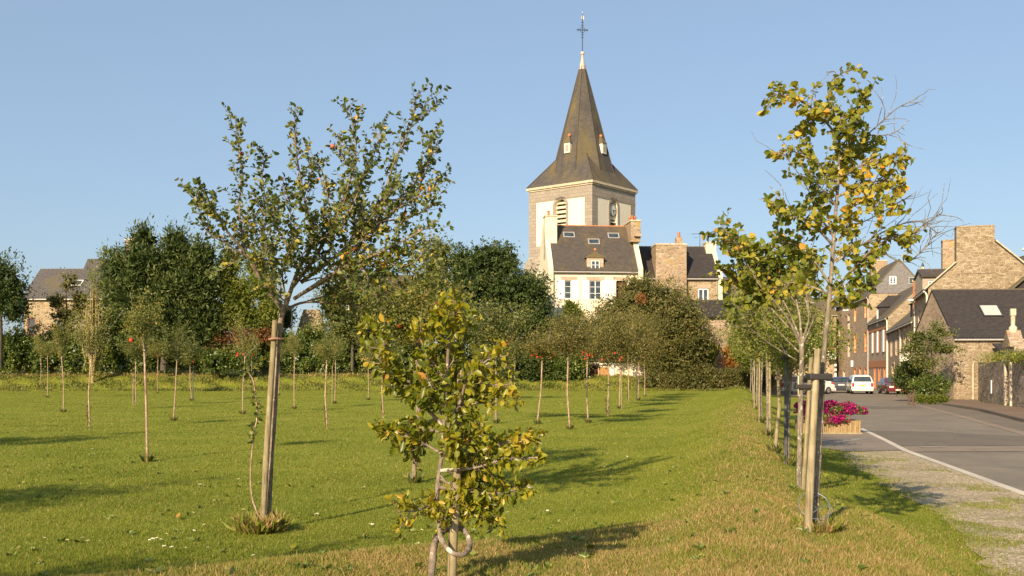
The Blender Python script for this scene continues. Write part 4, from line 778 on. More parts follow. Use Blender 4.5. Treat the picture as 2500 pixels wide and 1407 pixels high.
# ---------------------------------------------------------------- leaves
LT = {
 'oval': (np.array([(0, 0, 0), (.32, .30, .11), (.70, .25, .06), (1, 0, -.14), (.70, -.25, .06), (.32, -.30, .11), (.52, 0, -.03)], np.float32), [[0, 6, 2, 1], [6, 3, 2, 2], [0, 5, 4, 6], [6, 4, 3, 3]]),
 'round': (np.array([(0, 0, 0), (.22, .42, .12), (.66, .40, .06), (1, 0, -.14), (.66, -.40, .06), (.22, -.42, .12), (.5, 0, -.03)], np.float32), None),
 'card': (np.array([(0, 0, 0), (.5, .36, .06), (1, 0, -.05), (.5, -.36, .06)], np.float32), None),
 'needle': (np.array([(0, 0, 0), (.4, .14, .03), (1, 0, -.05), (.4, -.14, .03)], np.float32), None),
 'blade': (np.array([(0, .012, 0), (.55, .016, .05), (1, 0, -.12), (0, -.012, 0)], np.float32), None),
}
def unit(a): return a / np.maximum(np.linalg.norm(a, axis=1, keepdims=True), 1e-6)
def leaves_obj(name, pos, dirs, size, mat, parent=None, shape='oval', tone=None, rng=RNG, flat=0.0):
    T = LT[shape][0]; n = len(pos); k = len(T)
    a = unit(np.asarray(dirs, float)); r = rng.normal(size=(n, 3)); r[:, 2] += 0.0
    if flat: r = r * (1 - flat) + np.cross(a, np.array([0, 0, 1.0])) * flat * np.sign(rng.normal(size=(n, 1)))
    b = unit(np.cross(a, r) if not flat else r - a * (r * a).sum(1, keepdims=True)); c = np.cross(a, b)
    curl = rng.uniform(.3, 2.2, n)
    s = np.asarray(size).reshape(n, 1, 1) if np.ndim(size) else np.full((n, 1, 1), size)
    co = (pos[:, None] + s * (T[None, :, 0:1] * a[:, None] + T[None, :, 1:2] * b[:, None] + (T[None, :, 2:3] * curl[:, None, None]) * c[:, None])).reshape(-1, 3)
    if k == 7: fl = np.array([(0, 6, 2, 1), (0, 5, 4, 6), (6, 3, 2, -1), (6, 4, 3, -1)]); quads = fl[:2]; tris = fl[2:, :3]
    else: quads = np.array([(0, 1, 2, 3)][::1]); tris = np.zeros((0, 3), int)
    base = (np.arange(n) * k)[:, None, None]
    q = (base + quads[None]).reshape(-1, 4); t = (base + tris[None]).reshape(-1, 3)
    me = bpy.data.meshes.new(name); me.vertices.add(len(co)); me.vertices.foreach_set('co', co.ravel().astype(np.float32))
    loops = np.concatenate([q.ravel(), t.ravel()]).astype(np.int32); me.loops.add(len(loops)); me.loops.foreach_set('vertex_index', loops)
    ls = np.concatenate([np.arange(len(q)) * 4, len(q) * 4 + np.arange(len(t)) * 3]).astype(np.int32); me.polygons.add(len(ls)); me.polygons.foreach_set('loop_start', ls)
    me.update(calc_edges=True)
    tn = rng.random(n) if tone is None else tone
    at = me.attributes.new('tone', 'FLOAT', 'POINT'); at.data.foreach_set('value', np.repeat(np.clip(tn, 0, 1), k).astype(np.float32))
    me.materials.append(M[mat]); o = bpy.data.objects.new(name, me); COL.objects.link(o); o.parent = parent; return o
def catmull(pts, m=5):
    pts = [np.array(p, float) for p in pts]; out = []; p = [2 * pts[0] - pts[1]] + pts + [2 * pts[-1] - pts[-2]]
    for i in range(1, len(p) - 2):
        for j in range(m):
            t = j / m; out.append(0.5 * ((2 * p[i]) + (-p[i - 1] + p[i + 1]) * t + (2 * p[i - 1] - 5 * p[i] + 4 * p[i + 1] - p[i + 2]) * t * t + (-p[i - 1] + 3 * p[i] - 3 * p[i + 1] + p[i + 2]) * t ** 3))
    out.append(pts[-1]); return np.array(out)
def limb(px, d, spread, rnd, start=0.0, par=None):
    """photo polyline -> a limb in space whose depth wanders away from the trunk's depth"""
    n = len(px); off = rnd.uniform(-spread, spread); pts = []
    if par is not None:
        qx = CX + F * par[:, 0] / par[:, 1]; qy = HY - F * (par[:, 2] - CH) / par[:, 1]; start = par[np.argmin((qx - px[0][0]) ** 2 + (qy - px[0][1]) ** 2), 1] - d
    for i, q in enumerate(px):
        t = i / max(1, n - 1); dd = d + start + (off * t) + (q[2] if len(q) > 2 else 0); pts.append(P(q[0], q[1], dd))
    return catmull(pts), start + off
def twig_leaves(line, rnd, f0, spacing, tl, leafgap, up, mb, tr=.003, lsz=.07, own=True, planar=0.0, droop=.35, density=1.0, tpr=.3):
    """side twigs from a limb with alternate leaves: returns leaf positions and directions"""
    pos = []; dr = []; seg = np.linalg.norm(np.diff(line, axis=0), axis=1); cum = np.concatenate([[0], np.cumsum(seg)]); Ltot = cum[-1]
    at = lambda s: np.array([np.interp(s, cum, line[:, k]) for k in range(3)])
    def put(p, ax):
        v = np.array([rnd.gauss(0, 1) for _ in range(3)]); v[2] *= (1 - planar)
        s_ = np.cross(ax, v); s_ /= np.linalg.norm(s_) + 1e-6; d_ = s_ * .8 + ax * .55; d_[2] -= droop * rnd.random(); pos.append(p + s_ * .004); dr.append(d_)
    s = f0 * Ltot
    while s < Ltot:
        p = at(s); ax = at(min(Ltot, s + .03)) - at(s - .03); ax /= np.linalg.norm(ax) + 1e-6
        v = np.array([rnd.gauss(0, 1) for _ in range(3)]); v[2] *= (1 - planar); sd = np.cross(ax, v); sd /= np.linalg.norm(sd) + 1e-6
        l_ = tl * (.2 + 1.25 * rnd.random() ** 1.7) * (1 - tpr * s / Ltot); d0 = sd * .75 + ax * .45 + np.array([0, 0, up]); d0 /= np.linalg.norm(d0)
        e = p + d0 * l_; m = (p + e) / 2 + np.array([0, 0, -.06 * l_])
        if rnd.random() < density:
            mb.tube([p, m, e], [tr * 1.3, tr, tr * .5], 3, caps=False); k = max(2, int(l_ / leafgap))
            for j in range(k): t = (j + 1) / k; put(p * (1 - t) + e * t, d0)
            for _ in range(2): put(e, d0)
        s += spacing * rnd.uniform(.6, 1.4)
    if own:
        s = f0 * Ltot
        while s < Ltot: p = at(s); ax = at(min(Ltot, s + .03)) - at(s - .03); put(p, ax / (np.linalg.norm(ax) + 1e-6)); s += leafgap * 1.6
    return pos, dr
def hero(name, label, cat, base, trunk_px, d, limbs, barkmat, leafmat, shape, lsz, seed, tr, spread, f0, spacing, tl, gap, up, group=None, planar=0, bare=(), droop=.35, r0=.022, lst=None, tone_hi=1.0):
    rnd = random.Random(seed); rng = np.random.default_rng(seed); t = thing(name, label, cat, base, group=group); off = Vector(base)
    mb = MB(); tp = catmull([P(q[0], q[1], d + (q[2] if len(q) > 2 else 0)) for q in trunk_px]); n = len(tp)
    mb.tube([Vector(p) - off for p in tp], [(tr[0] + (tr[1] - tr[0]) * i / (n - 1)) * rnd.uniform(.9, 1.14) for i in range(n)], 10); mb.build('trunk', barkmat, t)
    br = MB(); tw = MB(); pos = []; dr = []; ends = {}
    for i, L_ in enumerate(limbs):
        px = L_['p']; line, en = limb(px, d, spread, rnd, 0.0, ends.get(L_.get('from'))); ends[i] = line; m = len(line); ra = L_.get('r', r0); br.tube([Vector(p) - off for p in line], [ra + (.0035 - ra) * (k / (m - 1)) ** .8 for k in range(m)], 7)
        if L_.get('bare'): 
            for _ in range(L_['bare']):
                k = rnd.randint(1, m - 2); a = line[k]; ax = line[min(m - 1, k + 2)] - line[k - 1]; ax /= np.linalg.norm(ax); v = np.array([rnd.gauss(0, 1) for _ in range(3)]); sd = np.cross(ax, v); sd /= np.linalg.norm(sd)
                l_ = rnd.uniform(.12, .4); pts = [a]; dd = ax * .7 + sd * .6
                for j in range(4): pts.append(pts[-1] + dd * l_ / 4); dd = dd + np.array([rnd.gauss(0, .25) for _ in range(3)]); dd /= np.linalg.norm(dd)
                br.tube([Vector(p) - off for p in pts], [.004, .003, .0025, .002, .0015], 4, caps=False)
        ps, ds = twig_leaves(line - np.array(off), rnd, L_.get('f0', f0), L_.get('sp', spacing), L_.get('tl', tl), gap, L_.get('up', up), tw, lsz=lsz, planar=planar, droop=droop, density=L_.get('dn', 1.0), tpr=L_.get('tpr', .3)) if not L_.get('noleaf') else ([], [])
        pos += ps; dr += ds
    br.build('branches', barkmat, t); tw.build('twigs', barkmat, t)
    pos = np.array(pos); dr = np.array(dr); sz = rng.uniform(.45, 1.25, len(pos)) * lsz
    tn = rng.beta(1.6, 2.6, len(pos)) + .22 * np.sin(pos[:, 0] * 5 + seed) * np.sin(pos[:, 2] * 4 + pos[:, 1] * 3)
    tn = np.where(rng.random(len(pos)) < .018, rng.uniform(.9, 1, len(pos)), np.clip(tn, 0, .92)) * tone_hi
    leaves_obj('leaves', pos, dr, sz, leafmat, t, shape, tn, rng, flat=planar * .5)
    print(name, 'leaves', len(pos)); return t, (lambda q, dd=0: P(q[0], q[1], d + dd) - off)

# ---- big apple tree, left foreground
ab = G(650, 1296); AD = ab.y
def l(p, **k): return dict(p=p, **k)
alimbs = [
 l([(688, 755), (640, 690), (600, 620), (555, 565), (515, 500), (495, 450)], r=.026, f0=.45),
 l([(600, 620), (585, 520), (590, 420), (580, 340), (577, 285)], **{'from': 0}, r=.014, f0=.12),
 l([(698, 745), (728, 660), (762, 590), (742, 480), (722, 360), (720, 262)], r=.026, f0=.3),
 l([(728, 660), (700, 600), (662, 520), (640, 440), (652, 372)], **{'from': 2}, r=.014),
 l([(715, 700), (775, 620), (825, 520), (860, 420), (868, 340), (852, 255)], r=.022, f0=.3),
 l([(735, 690), (850, 600), (930, 490), (965, 390), (1003, 310), (1018, 228)], r=.024, f0=.3),
 l([(850, 600), (940, 540), (1005, 460), (1045, 390), (1072, 362)], **{'from': 5}, r=.015, f0=.15),
 l([(690, 760), (745, 738), (830, 742), (905, 745), (970, 715)], r=.018, f0=.3, sp=.12, up=.1),
 l([(718, 730), (820, 665), (920, 620), (1000, 580), (1062, 545)], r=.022, f0=.25),
 l([(820, 665), (900, 570), (985, 500), (1062, 462)], **{'from': 8}, r=.014, f0=.1),
 l([(775, 620), (805, 530), (792, 440)], **{'from': 4}, r=.012, f0=.1),
 l([(825, 520), (885, 440), (915, 370), (932, 305)], **{'from': 4}, r=.012, f0=.1),
 l([(640, 690), (615, 640), (560, 600), (500, 558), (478, 470)], **{'from': 0}, r=.014, f0=.5),
 l([(742, 480), (770, 400), (800, 450)], **{'from': 2}, r=.01, f0=.1),
 l([(930, 490), (1000, 480), (1040, 420), (1060, 320)], **{'from': 5}, r=.012, f0=.2),
 l([(700, 740), (670, 660), (650, 600), (640, 520)], r=.014, f0=.3),
 l([(820, 665), (870, 640), (900, 690), (850, 700)], **{'from': 8}, r=.012, f0=.1),
 l([(762, 590), (830, 560), (870, 480), (900, 400)], **{'from': 2}, r=.012, f0=.1),
 l([(718, 730), (790, 690), (870, 640), (960, 640), (1020, 600)], r=.014, f0=.3),
 l([(850, 600), (880, 520), (870, 450), (840, 390), (828, 330)], **{'from': 5}, r=.012, f0=.1),
 l([(940, 540), (1000, 530), (1050, 500), (1075, 430)], **{'from': 6}, r=.011, f0=.1),
 l([(555, 565), (520, 520), (480, 500), (470, 465)], **{'from': 0}, r=.008, f0=.1),
 l([(690, 600), (720, 560), (700, 500), (690, 450)], r=.01, f0=.1),
 l([(1018, 300), (1035, 262), (1045, 236)], **{'from': 5}, r=.006, f0=.05),
 l([(735, 690), (790, 680), (840, 720), (880, 760)], **{'from': 5}, r=.009, f0=.2, up=-.4), l([(820, 665), (860, 690), (920, 720), (980, 690)], **{'from': 8}, r=.009, f0=.1, up=-.4),
 l([(700, 740), (660, 700), (650, 650), (680, 610)], r=.009, f0=.2, up=-.2), l([(728, 660), (770, 640), (810, 600), (800, 540)], **{'from': 2}, r=.009, f0=.1),
 l([(600, 620), (570, 640), (590, 580), (620, 560)], **{'from': 0}, r=.007, f0=.1), l([(920, 620), (970, 650), (1010, 640), (1050, 600)], **{'from': 8}, r=.008, f0=.1, up=-.2),
 l([(715, 700), (740, 660), (700, 640), (720, 580)], r=.008, f0=.2), l([(850, 600), (830, 560), (860, 520), (900, 500)], **{'from': 5}, r=.008, f0=.1),
 l([(745, 738), (800, 720), (860, 690), (930, 680), (1000, 650)], **{'from': 7}, r=.012, f0=.2), l([(830, 742), (870, 700), (930, 650), (980, 610)], **{'from': 7}, r=.010, f0=.2),
 l([(850, 600), (900, 540), (930, 500), (980, 440)], **{'from': 5}, r=.010, f0=.1), l([(600, 620), (640, 640), (660, 560), (680, 500)], **{'from': 0}, r=.008, f0=.1),
 l([(715, 700), (740, 620), (800, 570), (850, 470)], r=.010, f0=.2), l([(700, 740), (690, 660), (720, 600), (700, 540)], r=.010, f0=.2),
 l([(640, 690), (620, 600), (650, 540), (620, 480)], **{'from': 0}, r=.008, f0=.2), l([(735, 690), (800, 640), (860, 650), (900, 600)], **{'from': 5}, r=.010, f0=.1),
 l([(820, 665), (880, 590), (960, 560), (1010, 520)], **{'from': 8}, r=.010, f0=.1), l([(775, 620), (760, 540), (720, 480)], **{'from': 4}, r=.008, f0=.1),
]
at_, alc = hero('apple_tree', 'large leaning apple tree in the left foreground, tied to a thick pale stake', 'apple tree', ab, [(655, 1300, .05), (661, 1150, .05), (671, 990, .04), (678, 870, .03), (685, 790), (693, 745)], AD, alimbs, 'bark_apple', 'lf_apple', 'oval', .060, 5, (.022, .030), .9, .2, .034, .24, .030, .55, r0=.02)
mb = MB(); tp = [P(640, 1300, AD - .05), P(652, 1080, AD - .09), P(672, 782, AD - .10)]
mb.tube([p - ab for p in tp], [.033, .031, .029], 14)
stk = thing('tree_stake', 'thick pale round stake leaning beside the large apple tree', 'stake', ab); o = mb.build('post', 'stake', stk)
mb = MB(); c = (P(671, 828, AD - .09) - ab); K = 18
mb.tube([c + Vector((.072 * math.cos(2 * math.pi * k / K) + .01, .085 * math.sin(2 * math.pi * k / K) + .02, .004 * math.sin(k))) for k in range(K + 1)], .012, 6); mb.build('tie', 'rubber', stk)
# apples
def apple(parent, p, r=.035, m='apple_red', nm='apple'):
    mb = MB(); mb.ball(p, r, 10, sz=.92); return mb.build(nm, m, parent)
for q in ((590, 376), (983, 352), (812, 358)): apple(at_, alc(q, random.uniform(-.1, .3)), .028, 'apple_dull')
# sucker shoot beside it
sb = G(632, 1270); sl_ = catmull([P(x, y, sb.y) for x, y in ((636, 1272), (616, 1215), (612, 1150), (620, 1060), (628, 1010), (618, 930), (600, 900), (640, 880))])
sk = thing('sucker_shoot', 'thin leafy shoot rising left of the thick pale stake', 'shoot', sb); mb = MB(); n = len(sl_)
mb.tube([Vector(p) - sb for p in sl_[:int(n * .8)]], [.012 - .007 * i / n for i in range(int(n * .8))], 6); mb.build('stem', 'bark_young', sk)
tw = MB(); ps, ds = twig_leaves(sl_ - np.array(sb), random.Random(3), .45, .05, .10, .035, .1, tw); tw.build('twigs', 'bark_young', sk)
leaves_obj('leaves', np.array(ps), np.array(ds), .062, 'lf_apple', sk, 'oval', RNG.beta(2, 2.2, len(ps)))

# ---- tall round leaved tree on the right bank
rb = G(1988, 1294); RDp = rb.y
rl = [
 l([(2045, 450), (2050, 360), (2035, 270), (2022, 215), (2045, 185), (2090, 165)], r=.014, f0=.0, sp=.05),
 l([(2022, 215), (2040, 178), (2018, 176)], r=.004, noleaf=1, bare=3),
 l([(2050, 340), (2000, 280), (1950, 245), (1900, 232), (1878, 236)], r=.011, f0=.2, up=0),
 l([(1985, 270), (1970, 300), (1950, 315)], r=.006, f0=.1, up=-.5),
 l([(2052, 340), (2085, 285), (2105, 250), (2120, 238)], r=.010, f0=.1, up=.2),
 l([(2105, 340), (2150, 300), (2190, 265), (2240, 240)], r=.006, noleaf=1, bare=10),
 l([(2110, 330), (2160, 330), (2190, 320), (2215, 298)], r=.005, noleaf=1, bare=7),
 l([(2045, 450), (2000, 400), (1950, 375), (1910, 362)], r=.010, f0=.1, up=.1),
 l([(2046, 440), (2110, 400), (2170, 385), (2210, 378)], r=.012, f0=.1, up=.1),
 l([(2046, 480), (2110, 450), (2170, 440), (2200, 455)], r=.012, f0=.1, up=.0),
 l([(2046, 440), (2080, 380), (2110, 350), (2140, 345)], r=.010, f0=.1),
 l([(2045, 400), (2080, 330), (2050, 300)], r=.009, f0=.1),
 l([(2040, 540), (2090, 500), (2140, 490), (2180, 510)], r=.012, f0=.1, up=0),
 l([(2040, 500), (1995, 450), (1960, 430)], r=.009, f0=.2),
 l([(2035, 600), (1985, 550), (1935, 520), (1885, 500)], r=.012, f0=.3, up=.0),
 l([(2040, 640), (2120, 590), (2210, 580), (2260, 545), (2300, 520)], r=.010, f0=.9, bare=24, dn=0, noleaf=1),
 l([(2100, 600), (2170, 560), (2240, 540), (2290, 570)], r=.007, noleaf=1, bare=20),
 l([(2120, 590), (2200, 640), (2255, 610), (2290, 560)], r=.006, noleaf=1, bare=14),
 l([(2040, 560), (2100, 545), (2170, 510), (2235, 470)], r=.006, noleaf=1, bare=12),
 l([(1990, 560), (1950, 520), (1920, 500), (1880, 455)], r=.005, noleaf=1, bare=6),
 l([(1990, 500), (1960, 440), (1905, 365)], r=.005, noleaf=1, bare=6),
 l([(2030, 720), (2080, 660), (2130, 610), (2190, 575), (2225, 590)], r=.016, f0=.3, up=0),
 l([(2028, 740), (2085, 680), (2110, 700), (2130, 690)], r=.012, f0=.3, up=0),
 l([(2030, 700), (1990, 640), (1950, 600), (1900, 590)], r=.012, f0=.3),
 l([(2028, 720), (1980, 700), (1930, 690), (1890, 710)], r=.012, f0=.3, up=0),
 l([(2033, 640), (2080, 590), (2060, 540)], r=.010, f0=.1),
 l([(2036, 580), (2000, 520), (2010, 470)], r=.010, f0=.1),
 l([(2024, 760), (2060, 720), (2080, 735)], r=.010, f0=.2, up=-.1),
]
rt, rlc = hero('round_leaved_tree', 'tall slim tree with round yellowing leaves and bare twigs on the right bank', 'tree', rb, [(1988, 1300), (1996, 1150), (2004, 1000), (2012, 860), (2022, 760), (2030, 660), (2040, 520), (2048, 420), (2050, 330)], RDp, rl, 'bark_grey', 'lf_right', 'round', .058, 9, (.030, .009), .38, .1, .0150, .18, .034, .0, r0=.012, droop=.9)
stk = thing('tree_stake', 'tall honey coloured round stake strapped to the tall slim tree on the right bank', 'stake', G(1975, 1300)); sb_ = Vector(stk.location)
mb = MB(); mb.tube([P(1972, 1302, sb_.y - .05) - sb_, P(1983, 1080, sb_.y - .06) - sb_, P(1996, 852, sb_.y - .07) - sb_], [.034, .030, .026], 14); mb.build('post', 'stake_new', stk)
mb = MB(); c = P(1998, 921, sb_.y - .03) - sb_; mb.box(c.x - .09, c.x + .10, c.y - .07, c.y + .07, c.z - .025, c.z + .03); mb.build('tie', 'rubber_dk', stk, .012)
mb = MB(); c = Vector((.05, .02, .22)); K = 20
for q, (rx, rz2, ph) in enumerate(((.13, .10, 0), (.11, .12, .8), (.14, .08, 1.9))):
    mb.tube([c + Vector((rx * math.cos(2 * math.pi * k / K) + .05 * math.sin(ph), .09 * math.sin(2 * math.pi * k / K + ph), rz2 * math.sin(2 * math.pi * k / K + ph * .3) - .04 * q)) for k in range(K + 1)], .0035, 5)
wr_ = thing('wire_coil', 'loose coil of wire round the foot of the honey coloured stake', 'wire', sb_); mb.build('loop', 'wire', wr_)

# ---- second tree of the right bank: many pale stems, darker leaves
tb = G(1951, 1192); TD = tb.y
tl_ = [
 l([(1957, 850), (1930, 790), (1890, 735), (1850, 690), (1800, 600), (1760, 552)], r=.020, f0=.45, up=.1),
 l([(1957, 840), (1950, 760), (1925, 690), (1880, 640), (1820, 610), (1790, 575)], r=.018, f0=.5, up=.1),
 l([(1925, 800), (1870, 740), (1820, 700), (1770, 655)], r=.014, f0=.4, up=0),
 l([(1957, 840), (1975, 770), (1960, 690), (1920, 620), (1890, 570)], r=.016, f0=.5),
 l([(1960, 840), (1990, 770), (2000, 700), (1980, 620)], r=.014, f0=.5),
 l([(1950, 860), (1890, 800), (1830, 760), (1780, 740)], r=.012, f0=.5, bare=8, dn=.3),
 l([(1945, 880), (1880, 840), (1830, 800), (1800, 770)], r=.009, f0=.6, bare=10, dn=.2, noleaf=1),
 l([(1955, 830), (1915, 740), (1870, 690), (1820, 660), (1800, 690)], r=.013, f0=.4, up=-.2),
 l([(1975, 770), (1960, 720), (1900, 670), (1860, 600)], r=.012, f0=.3),
 l([(1890, 735), (1850, 720), (1810, 735)], r=.008, f0=.2, up=-.2),
 l([(1960, 690), (1940, 640), (1930, 600)], r=.010, f0=.2),
 l([(1925, 690), (1880, 680), (1835, 640), (1780, 590)], r=.010, f0=.2),
]
t2, _ = hero('round_leaved_tree', 'many-stemmed tree with dark green round leaves just behind the tall slim tree', 'tree', tb, [(1950, 1196), (1953, 1050), (1956, 930), (1958, 835)], TD, tl_, 'bark_grey', 'lf_rdark', 'round', .075, 21, (.032, .028), .55, .3, .019, .26, .038, .1, r0=.014, droop=.7)
stk = thing('tree_stake', 'grey stake with a black tie between the multi-stemmed tree and the honey coloured stake', 'stake', tb + Vector((.09, -.02, 0)))
mb = MB(); q0 = Vector(stk.location); mb.tube([P(1961, 1196, TD) - q0, P(1980, 873, TD) - q0], [.028, .025], 12); mb.build('post', 'stake', stk)
mb = MB(); c = P(1968, 946, TD) - q0; mb.box(c.x - .14, c.x + .07, c.y - .06, c.y + .06, c.z - .02, c.z + .035); mb.build('tie', 'rubber_dk', stk, .012)

# ---- beech with a looped stem, foreground centre
BD = 6.5; bb = gx((1053 - CX) / F * BD, BD)
bt = [(1051, 1440), (1056, 1370), (1062, 1325, .04), (1078, 1300, .14), (1102, 1290, .16), (1130, 1292, .10), (1147, 1325, 0), (1135, 1352, -.12), (1108, 1352, -.14), (1082, 1325, -.10), (1070, 1280, -.04), (1067, 1200), (1078, 1110), (1085, 1020), (1090, 930), (1095, 850), (1104, 780)]
bl = [
 l([(1072, 1190), (1140, 1200), (1210, 1205), (1265, 1195), (1300, 1190)], r=.012, f0=.15, tl=.11, sp=.009, up=.0, tpr=.75),
 l([(1075, 1150), (1130, 1140), (1180, 1105), (1250, 1075), (1315, 1068)], r=.014, f0=.15, tl=.11, sp=.009, up=.0, tpr=.75),
 l([(1110, 1150), (1170, 1140), (1240, 1120), (1322, 1118)], r=.010, f0=.2, tl=.11, sp=.009, up=.0, tpr=.75),
 l([(1080, 1110), (1030, 1080), (975, 1060), (918, 1040)], r=.011, f0=.25, tl=.11, sp=.009, up=.0, tpr=.75),
 l([(1070, 1220), (1025, 1245), (975, 1250)], r=.007, f0=.35, dn=.5),
 l([(1083, 1040), (1030, 985), (1000, 935), (960, 880), (925, 815), (905, 785)], r=.013, f0=.15, dn=.62, tl=.13),
 l([(1084, 1030), (1120, 990), (1140, 930), (1190, 880), (1240, 868)], r=.013, f0=.1, dn=.62, tl=.13),
 l([(1120, 990), (1170, 985), (1200, 985)], r=.008, f0=.2, dn=.5),
 l([(1140, 930), (1190, 940), (1250, 938)], r=.008, f0=.1),
 l([(1000, 935), (960, 920), (920, 870)], r=.008, f0=.1, dn=.62, tl=.13),
 l([(1090, 930), (1040, 860), (1020, 800)], r=.010, f0=.1, dn=.62, tl=.13),
 l([(1092, 900), (1130, 850), (1145, 790)], r=.009, f0=.1, dn=.62, tl=.13),
 l([(1095, 850), (1070, 800), (1085, 760)], r=.007, f0=.1),
 l([(1100, 810), (1106, 778), (1108, 765)], r=.005, f0=.05),
 l([(1075, 1160), (1130, 1230), (1180, 1250), (1215, 1262)], r=.008, f0=.2),
 l([(1074, 1180), (1060, 1230), (1090, 1265)], r=.006, f0=.3),
 l([(1080, 1100), (1140, 1080), (1180, 1050)], r=.010, f0=.2),
 l([(1082, 1060), (1050, 1050), (1010, 1060), (1000, 1110)], r=.008, f0=.2),
 l([(1090, 1150), (1150, 1170), (1200, 1150)], r=.008, f0=.2),
 l([(1083, 1030), (1060, 960), (1040, 920)], r=.008, f0=.2),
 l([(1086, 1000), (1110, 930), (1100, 880)], r=.008, f0=.2),
 l([(1080, 1120), (1110, 1090), (1090, 1060)], r=.008, f0=.1),
 l([(1075, 1170), (1110, 1190), (1150, 1220)], r=.008, f0=.1),
]
be, blc = hero('young_beech', 'young beech with a looped lower stem and yellow-green leaves in the foreground', 'beech tree', bb, bt, BD, bl, 'bark_beech', 'lf_beech', 'oval', .057, 33, (.024, .009), .32, .04, .0092, .135, .019, .08, planar=.8, droop=.25, r0=.01)
sk0 = gx((1100 - CX) / F * BD, BD + .02); stk = thing('tree_stake', 'yellowish stake standing in the loop of the young beech stem', 'stake', sk0)
mb = MB(); mb.tube([P(1101, 1450, BD + .02) - sk0, P(1107, 1300, BD + .02) - sk0, P(1112, 1255, BD + .02) - sk0, P(1126, 905, BD + .12) - sk0], [.030, .030, .029, .027], 14); mb.build('post', 'stake', stk)

# ---------------------------------------------------------------- orchard trees on the lawn
def crown(seed, hgt, wid, n, lsz, mat, apples=0, apmat='apple_red', gapy=1.0):
    rnd = random.Random(seed); rng = np.random.default_rng(seed); br = MB(); pos = []; dr = []; lines = []
    nl = rnd.choice((6, 7, 9, 10)); bx_, by_ = rnd.uniform(-.22, .22) * wid, rnd.uniform(-.2, .2) * wid
    for i in range(nl):
        a = 2 * math.pi * i / nl + rnd.uniform(-.5, .5); r = wid / 2 * rnd.uniform(.2, 1.05); h = hgt * rnd.uniform(.35, 1.1) * (1.15 - .4 * r / (wid / 2))
        p = catmull([(0, 0, -.04), (r * .35 * math.cos(a), r * .35 * math.sin(a), h * .25), (r * .8 * math.cos(a + .2), r * .8 * math.sin(a + .2), h * .6), (r * math.cos(a) + bx_, r * math.sin(a) + by_, h)], 3)
        lines.append(p); br.tube([Vector(q) for q in p], [.016 - .012 * k / (len(p) - 1) for k in range(len(p))], 5)
        for j in range(3):
            k = rnd.randint(3, len(p) - 2); e = p[k] + np.array([rnd.uniform(-1, 1) * wid * .25, rnd.uniform(-1, 1) * wid * .25, rnd.uniform(-.1, .3) * hgt]); br.tube([Vector(p[k]), Vector(e)], [.006, .002], 4); lines.append(np.array([p[k], (p[k] + e) / 2, e]))
    per = n // len(lines)
    for p in lines:
        k = rng.uniform(.12, 1.04, per).clip(0, 1) * (len(p) - 1); i0 = np.minimum(k.astype(int), len(p) - 2); f = (k - i0)[:, None]; q = p[i0] * (1 - f) + p[i0 + 1] * f
        pos.append(q + rng.normal(size=(per, 3)) * np.array([.12, .12, .10]) * (wid / 1.6)); dr.append(rng.normal(size=(per, 3)) + np.array([0, 0, .2]))
    pos = np.concatenate(pos); dr = np.concatenate(dr); pos[:, 2] -= .12 * (rng.random(len(pos)) ** 2); tn = rng.beta(2, 2.3, len(pos)) + .15 * np.sin(pos[:, 0] * 7 + seed) * np.cos(pos[:, 2] * 6)
    o = leaves_obj('leaves', pos, dr, rng.uniform(.6, 1.25, len(pos)) * lsz, mat, None, 'card', tn, rng); me = o.data; bpy.data.objects.remove(o)
    ob = br.build('branches', 'bark_grey'); mb_ = ob.data; bpy.data.objects.remove(ob)
    return me, mb_
CROWN = [crown(s, h_, w_, n_, .06, m) for s, m, h_, w_, n_ in ((1, 'lf_orch', 1.6, 1.5, 3200), (2, 'lf_orch', 1.5, 1.9, 3800), (3, 'lf_orch', 2.0, 1.3, 3000), (4, 'lf_mid', 1.6, 1.8, 5200), (5, 'lf_orch', 1.9, 1.6, 2400), (6, 'lf_mid', 1.7, 1.6, 3400))]
_ap = MB(); _ap.ball((0, 0, 0), .042, 8); apo = _ap.build('apple', 'apple_red'); APM = apo.data; bpy.data.objects.remove(apo)
_ap = MB(); _ap.ball((0, 0, 0), .036, 8); apo = _ap.build('apple', 'apple_yel'); APY = apo.data; bpy.data.objects.remove(apo)
